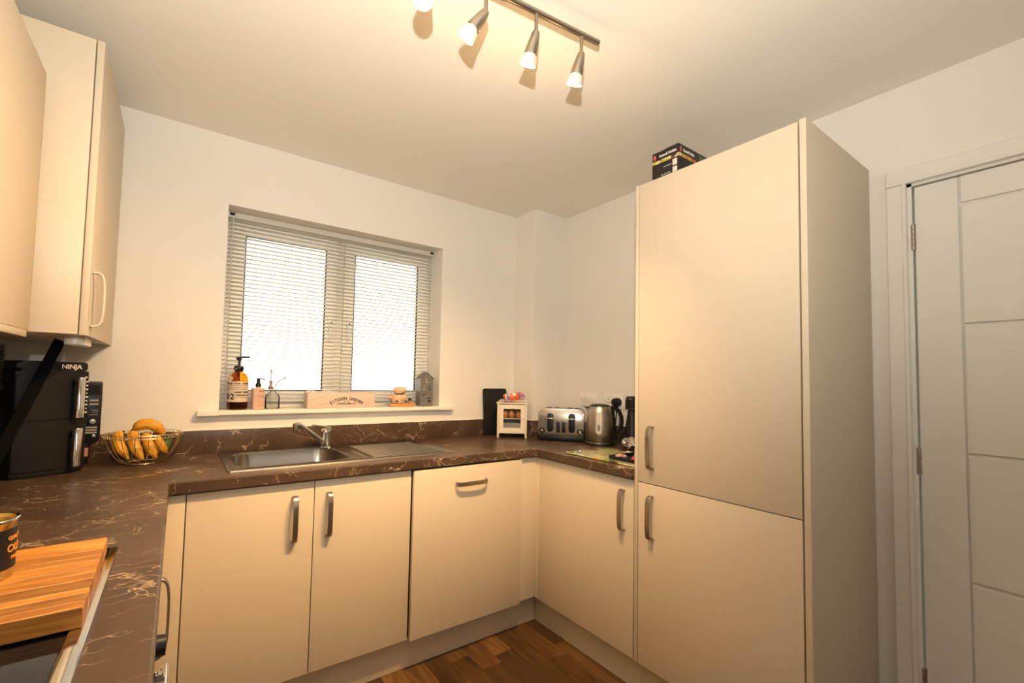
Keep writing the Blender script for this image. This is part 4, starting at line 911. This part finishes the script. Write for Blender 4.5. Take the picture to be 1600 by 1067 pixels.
# bread bag on top
bgp = Mec @ Vector((.006, .040, eh + .008))
bg_ = thing('bread_bag', 'crumpled bread bag printed orange and purple on the egg cabinet', 'bag', bgp, ea)
def bagmat():
    m = bpy.data.materials.new('printed_bag'); m.use_nodes = True; nt = m.node_tree; b = nt.nodes['Principled BSDF']; L = nt.links.new
    tc = nt.nodes.new('ShaderNodeTexCoord'); mp = nt.nodes.new('ShaderNodeMapping'); mp.inputs['Scale'].default_value = (16, 6, 8); mp.inputs['Location'].default_value = (.9, 0, 0); L(tc.outputs['Object'], mp.inputs[0])
    n = nt.nodes.new('ShaderNodeTexNoise'); n.inputs['Scale'].default_value = 1.3; n.inputs['Detail'].default_value = 2; L(mp.outputs[0], n.inputs[0])
    r = ramp(nt, [(.0, (.80, .26, .04)), (.40, (.78, .12, .03)), (.48, (.80, .70, .58)), (.525, (.25, .18, .42)), (.565, (.80, .14, .03))], 'CONSTANT'); L(n.outputs['Fac'], r.inputs[0]); L(r.outputs[0], b.inputs['Base Color'])
    b.inputs['Roughness'].default_value = .22; return m
crumple('bag', bagmat(), bg_, .072, .036, .038, 14, .22, 11, .036)
film_sheet('bag_film', bg_, lambda u, v: (-.100 + .195 * u, -.052 + .085 * v, .007 + .012 * math.sin(3.1 * v) - (.020 if u < .12 else 0) * (1 - u / .12)), 20, 10, 8, .0045)
# toaster
ta = math.atan2(-.755, .655)
to = thing('toaster', 'brushed steel four-slice toaster with two black levers', 'toaster', (2.472, -0.452, ZT), ta)
tw, td = .268, .185
MB().box(-tw / 2 - .002, tw / 2 + .002, -.002, td + .002, .004, .036, .006).build('base', M_black, to)
for x in (-.11, .11):
    for y in (.02, td - .02): MB().cyl((x, y, 0), (x, y, .006), .010, seg=12).build('foot', M_black, to)
sec = [(-tw / 2, .036)] + [(-tw / 2 + .034 - .034 * math.cos(q * math.pi / 16), .150 + .040 * math.sin(q * math.pi / 16)) for q in range(9)] + [(tw / 2 - .034 + .034 * math.sin(q * math.pi / 16), .150 + .040 * math.cos(q * math.pi / 16)) for q in range(9)] + [(tw / 2, .036)]
MB().prism(sec, 0, td, 'xz', .006).build('shell', M_steel, to)
def pill(w_, h_): return rrect(w_, h_, w_ / 2 - .0001, 8)
for x in (-.062, .062):
    m_ = MB(); m_.prism([(x + a_, .108 + b_) for a_, b_ in pill(.036, .112)], -.0035, .001, 'xz', .001); sl_ = m_.build('lever_slot', M_black, to)
    m_ = MB(); m_.prism([(x + a_, .108 + b_) for a_, b_ in pill(.040, .116)], -.0012, .001, 'xz', .0004); m_.build('slot_surround', M_chrome, to)
    MB().box(x - .018, x + .018, -.020, -.003, .128, .136, .002).build('lever', M_chrome, to)
for x in (-.0155, .0155): MB().prism([(x + a_, .082 + b_) for a_, b_ in pill(.020, .066)], -.003, .001, 'xz', .001).build('button_strip', M_black, to)
for x in (-.110, .110):
    k_ = MB().lathe([(0, .008), (.016, .007), (.018, 0), (0, 0)], 22, (x, 0, .060), (0, -1, 0)).build('dial', M_black, to)
    MB().lathe([(0, .004), (.008, .003), (.009, 0), (0, 0)], 18, (x, -.0075, .060), (0, -1, 0)).build('dial_cap', M_chrome, k_)
for x in (-.090, -.045, .030, .075): MB().box(x, x + .026, .03, td - .03, .186, .1908, .001).build('bread_slot', M_black, to)
text('maker_print', 'toast', .007, mat('red_print', (.3, .03, .02), .5, noise=.05), to, (0, -.0025, .020), (1, 0, 0), (0, 0, 1))
# kettle
kr = R(-34.4)
ke = thing('kettle', 'brushed steel jug kettle with a black loop handle', 'kettle', (2.588, -0.642, ZT), kr)
MB().lathe([(0, .0005), (.080, .0005), (.083, .004), (.081, .012), (0, .012)], 40).build('power_base', M_black, ke)
MB().lathe([(.0805, .012), (.0805, .021), (.079, .022), (0, .022)], 40).build('base_band', M_steel, ke)
MB().lathe([(.0775, .022), (.0775, .027), (0, .027)], 40).build('shadow_gap', M_black, ke)
MB().lathe([(.078, .027), (.0800, .030), (.0785, .090), (.0715, .160), (.0610, .212), (.0585, .215), (0, .215)], 48).build('body', M_steel, ke)
MB().lathe([(.057, .2145), (.054, .222), (.035, .228), (0, .230)], 36).build('lid', M_black, ke)
MB().prism([(-.055, .205), (-.084, .208), (-.078, .195), (-.064, .150), (-.06, .14)], -.014, .014, 'xz', .004).build('spout', M_steel, ke)
MB().prism([(-.052, .214), (-.086, .2105), (-.0845, .2065), (-.05, .208)], -.012, .012, 'xz', .001).build('spout_rim', M_black, ke)
hp_ = [(.050, .208), (.080, .208), (.108, .192), (.122, .160), (.124, .125), (.114, .090), (.094, .062), (.072, .046)]
MB().strap([(a_, b_) for a_, b_ in hp_], .026, .018, (0, 0, 0), (1, 0, 0), (0, 0, 1), (0, 1, 0)).prism([(.050, .214), (.078, .208), (.094, .060), (.070, .030), (.068, .05), (.074, .1), (.066, .17)], -.015, .015, 'xz', .004).build('handle', M_black, ke, bevel=.004)
Mw = Matrix.Rotation(R(-108), 4, 'Z')
def on_body(mb, w_, zc, hgt, off, name, m, par):
    n_ = 12; pts = rrect(w_, hgt, w_ / 2 - .0005, 8); vs_ = []
    for a_, b_ in pts:
        z = zc + b_; rr = .0790 - (.0790 - .0715) * max(0, (z - .09) / .07) + off if z < .16 else .0715 - (z - .16) / .052 * .0105 + off
        th_ = a_ / rr; vs_.append(mb.bm.verts.new(Mw @ Vector((rr * math.cos(th_), rr * math.sin(th_), z))))
    mb.bm.faces.new(vs_); r_ = bmesh.ops.extrude_face_region(mb.bm, geom=mb.bm.faces[:]); 
    for v in [e for e in r_['geom'] if isinstance(e, bmesh.types.BMVert)]: v.co.x *= .985; v.co.y *= .985
    return mb.build(name, m, par)
on_body(MB(), .030, .125, .118, .0030, 'water_gauge', mat('gauge_plastic', (.50, .45, .38), .25, noise=.05), ke)
on_body(MB(), .015, .100, .034, .0036, 'gauge_float', mat('gauge_dark', (.15, .13, .11), .3, noise=.1), ke)
# sockets on the right wall
def plate(name, lab, cat, yc, zc, hw=.072, hh=.043):
    t_ = thing(name, lab, cat, (W, yc, zc), R(-90))   # local x = along wall to the right, -y into the room
    MB().box(-hw, hw, -.009, -.0002, -hh, hh, .003).build('plate', M_plate, t_)
    for x in (-.060, .060): MB().cyl((x, -.0095, 0), (x, -.0085, 0), .003, seg=10).build('screw', M_dark, t_)
    return t_
sw = plate('switch_plate', 'white grid switch plate above the toaster', 'switch', -0.418, 1.150)
for q in range(4):
    MB().box(-.044 + q * .023, -.025 + q * .023, -.0125, -.0085, -.002, .020, .001).build('rocker', M_plate, sw)
    MB().box(-.040 + q * .023, -.030 + q * .023, -.0094, -.0088, -.018, -.010).build('indicator', mat('grey_indicator', (.35, .30, .26), .5, noise=.1), sw)
so = plate('wall_socket', 'white double wall socket behind the kettle', 'socket', -0.610, 1.150)
for x in (-.036, .036):
    for dx, dz, w_, h_ in ((0, .012, .004, .009), (-.011, -.010, .007, .004), (.011, -.010, .007, .004)): MB().box(x + dx - w_ / 2, x + dx + w_ / 2, -.0094, -.0086, dz - h_ / 2, dz + h_ / 2).build('pin_hole', M_dark, so)
for x in (-.012, .012): MB().box(x - .007, x + .007, -.0125, -.0085, .016, .032, .001).build('rocker', M_plate, so)
pl = thing('mains_plug', 'round black mains plug with its cable hanging to the kettle base', 'plug', (W - .0092, -0.648, 1.146))
MB().lathe([(0, .042), (.018, .041), (.023, .036), (.0255, .020), (.0255, .0), (0, 0)], 26, axis=(-1, 0, 0)).build('plug_body', M_black, pl)
MB().box(-.026, -.006, -.008, .008, -.040, -.018, .003).build('cable_grip', M_black, pl)
MB().tube([(-.016, 0, -.038), (-.018, .0, -.080), (-.022, .004, -.140), (-.030, .010, -.200), (-.045, .012, -.228), (-.060, .010, -.2315)], .0035, 8).build('cable', M_black, pl)
# black stick blender by the tall cupboard
sb_ = thing('stick_blender', 'black appliance with ridged head standing beside the tall cupboard', 'appliance', (2.668, -0.800, ZT))
MB().lathe([(0, 0), (.045, 0), (.046, .006), (.040, .03), (.034, .12), (.024, .19), (.020, .205), (0, .205)], 28).build('body', M_black, sb_)
pr = [(0, .205), (.030, .205)]
for q in range(5): pr += [(.038, .208 + q * .013), (.036, .216 + q * .013)]
pr += [(.030, .276), (0, .280)]
MB().lathe(pr, 24).build('ridged_head', M_black, sb_)
for q in range(4): MB().lathe([(0, .003), (.003, .002), (.004, 0), (0, 0)], 10, (-.034, -.012 + q * .010, .262), (-1, 0, .2)).build('stud', M_chrome, sb_)
# glass worktop saver with a fruit print
gm = thing('worktop_saver', 'glass worktop saver printed with fruit on pale green', 'worktop saver', (2.345, -0.970, ZT))
def fruitmat():
    m = bpy.data.materials.new('fruit_print_glass'); m.use_nodes = True; nt = m.node_tree; b = nt.nodes['Principled BSDF']; L = nt.links.new
    tc = nt.nodes.new('ShaderNodeTexCoord'); n = nt.nodes.new('ShaderNodeTexNoise'); n.inputs['Scale'].default_value = 9; n.inputs['Detail'].default_value = 3; L(tc.outputs['Object'], n.inputs[0])
    r = ramp(nt, [(.36, (.30, .36, .10)), (.46, (.58, .62, .34)), (.58, (.70, .70, .48))]); L(n.outputs['Fac'], r.inputs[0])
    v = nt.nodes.new('ShaderNodeTexVoronoi'); v.inputs['Scale'].default_value = 13; L(tc.outputs['Object'], v.inputs['Vector'])
    f = ramp(nt, [(.30, (1, 1, 1)), (.36, (0, 0, 0))]); L(v.outputs['Distance'], f.inputs[0])
    sp2 = nt.nodes.new('ShaderNodeSeparateColor'); L(v.outputs['Color'], sp2.inputs[0])
    pc = ramp(nt, [(0, (.72, .52, .03)), (.28, (.45, .05, .02)), (.42, (.70, .33, .03)), (.55, (.60, .62, .36)), (.85, (.12, .08, .03))], 'CONSTANT'); L(sp2.outputs[0], pc.inputs[0])
    mx = nt.nodes.new('ShaderNodeMix'); mx.data_type = 'RGBA'; L(f.outputs[0], mx.inputs[0]); L(r.outputs[0], mx.inputs[6]); L(pc.outputs[0], mx.inputs[7]); L(mx.outputs[2], b.inputs['Base Color'])
    b.inputs['Roughness'].default_value = .06; b.inputs['Coat Weight'].default_value = .6; return m
for x in (-.13, .13):
    for y in (-.175, .175): MB().cyl((x, y, 0), (x, y, .003), .007, seg=10).build('rubber_foot', M_rubber, gm)
MB().prism(rrect(.306, .400, .010), .003, .0075, 'xy').build('glass', fruitmat(), gm)
MB().prism(rrect(.3055, .3995, .010), .0022, .0030, 'xy').build('dark_backing', M_black, gm)
tr_ = thing('black_tray', 'shallow black tray holding small packets on the worktop saver', 'tray', (2.315, -1.088, ZT + .0077), R(0))
MB().prism(rrect(.170, .165, .008), 0, .004, 'xy').build('tray_base', M_black, tr_)
for a_, b_, c_, d_ in ((-.085, .085, -.0825, -.0785), (-.085, .085, .0785, .0825), (-.085, -.081, -.078, .078), (.081, .085, -.078, .078)): MB().box(a_, b_, c_, d_, .004, .016, .001).build('tray_wall', M_black, tr_)
for x, y, sd__, c_, lab in ((-.045, .045, 21, (.62, .42, .36), 'crumpled pink wrapper at the far side of the black tray'), (-.040, -.030, 22, (.50, .05, .05), 'crumpled red wrapper at the near side of the black tray'), (.040, .010, 23, (.70, .62, .55), 'crumpled pale wrapper at the back of the black tray')):
    w_ = thing('sweet_wrapper', lab, 'wrapper', (2.315 + x, -1.088 + y, ZT + .0118)); crumple('wrapper', mat('foil_%d' % sd__, c_, .25, .3, noise=.3, nscale=80), w_, .030, .028, .010, 8, .5, sd__, .010)
fo_ = thing('foil_packet', 'crumpled silver foil packet beside the tall cupboard', 'packet', (2.575, -0.858, ZT)); crumple('foil', mat('silver_foil', (.75, .72, .68), .18, .9, noise=.3, nscale=60), fo_, .050, .045, .036, 16, .55, 31, .036)
fo2 = thing('foil_packet', 'small crumpled red and white packet leaning on the silver foil', 'packet', (2.560, -0.955, ZT)); crumple('packet', mat('red_white_packet', (.65, .30, .30), .3, noise=.6, nscale=60), fo2, .034, .032, .024, 12, .5, 37, .024)

# ------------------------------------------------------------------ boxed appliance on the tall cupboard
bx_ = thing('appliance_box', 'black cardboard appliance box with food photo stripe on the tall cupboard', 'box', (2.25, -1.336, FT))
M_card = mat('black_card', (.018, .016, .016), .4, noise=.4, nscale=25)
BXw, BYw, BZ = .250, .124, .152
MB().box(0, BXw, 0, BYw, 0, BZ, .0015).build('carton', M_card, bx_)
MB().box(.0005, BXw - .0005, .004, BYw * .5, BZ, BZ + .0012).build('top_flap', M_card, bx_)
def stripe():
    m = bpy.data.materials.new('food_photo_stripe'); m.use_nodes = True; nt = m.node_tree; b = nt.nodes['Principled BSDF']; L = nt.links.new
    tc = nt.nodes.new('ShaderNodeTexCoord'); n = nt.nodes.new('ShaderNodeTexVoronoi'); n.inputs['Scale'].default_value = 55; L(tc.outputs['Object'], n.inputs['Vector'])
    sp3 = nt.nodes.new('ShaderNodeSeparateColor'); L(n.outputs['Color'], sp3.inputs[0])
    r = ramp(nt, [(0, (.55, .50, .02)), (.22, (.65, .20, .04)), (.42, (.75, .62, .45)), (.6, (.35, .05, .03)), (.75, (.40, .42, .05)), (.9, (.05, .03, .02))], 'CONSTANT'); L(sp3.outputs[0], r.inputs[0]); L(r.outputs[0], b.inputs['Base Color']); b.inputs['Roughness'].default_value = .4; return m
M_str = stripe(); M_red = mat('red_badge', (.65, .10, .07), .4, noise=.05); M_wht = mat('white_photo', (.75, .68, .62), .5, noise=.15, nscale=90)
MB().box(-.0006, 0, .001, BYw - .001, .100, .114).build('photo_stripe', M_str, bx_)
MB().box(.001, BXw - .001, -.0006, 0, .100, .114).build('photo_stripe', M_str, bx_)
for z0, z1 in ((.068, .094), (.040, .062)): MB().box(-.0006, 0, .009, .029, z0, z1).build('photo', M_wht, bx_)
MB().lathe([(0, .0008), (.0062, .0006), (.0065, 0), (0, 0)], 20, (-.0002, BYw - .012, .131), (-1, 0, 0), sx=1.8).build('badge', M_red, bx_)
MB().lathe([(0, .0008), (.0062, .0006), (.0065, 0), (0, 0)], 20, (.012, -.0002, .131), (0, -1, 0), sy=1.8).build('badge', M_red, bx_)
text('maker_name', 'Russell Hobbs', .0155, M_whitep, bx_, (-.0004, BYw / 2 - .011, .130), (0, -1, 0), (0, 0, 1), sx=.90, bold=.0004)
text('maker_name', 'Russell Hobbs', .0155, M_whitep, bx_, (.070, -.0004, .130), (1, 0, 0), (0, 0, 1), sx=.90, bold=.0004)
text('small_print', 'food steamer', .007, M_whitep, bx_, (-.0004, .052, .078), (0, -1, 0), (0, 0, 1))
text('small_print', 'easy clean parts', .007, M_whitep, bx_, (-.0004, .060, .046), (0, -1, 0), (0, 0, 1))
MB().box(.150, .215, -.0008, 0, .108, .140).build('photo', mat('green_photo', (.14, .16, .05), .5, noise=.6, nscale=70), bx_)

# ------------------------------------------------------------------ outside
gd = MB().box(-14, 16, 0.32, 30, -0.6, -0.5).build('ground', mat('pale_paving', (.62, .60, .56), .9, noise=.1, nscale=2)); tag(gd, 'pale paved ground outside the window', 'ground', kind='structure')
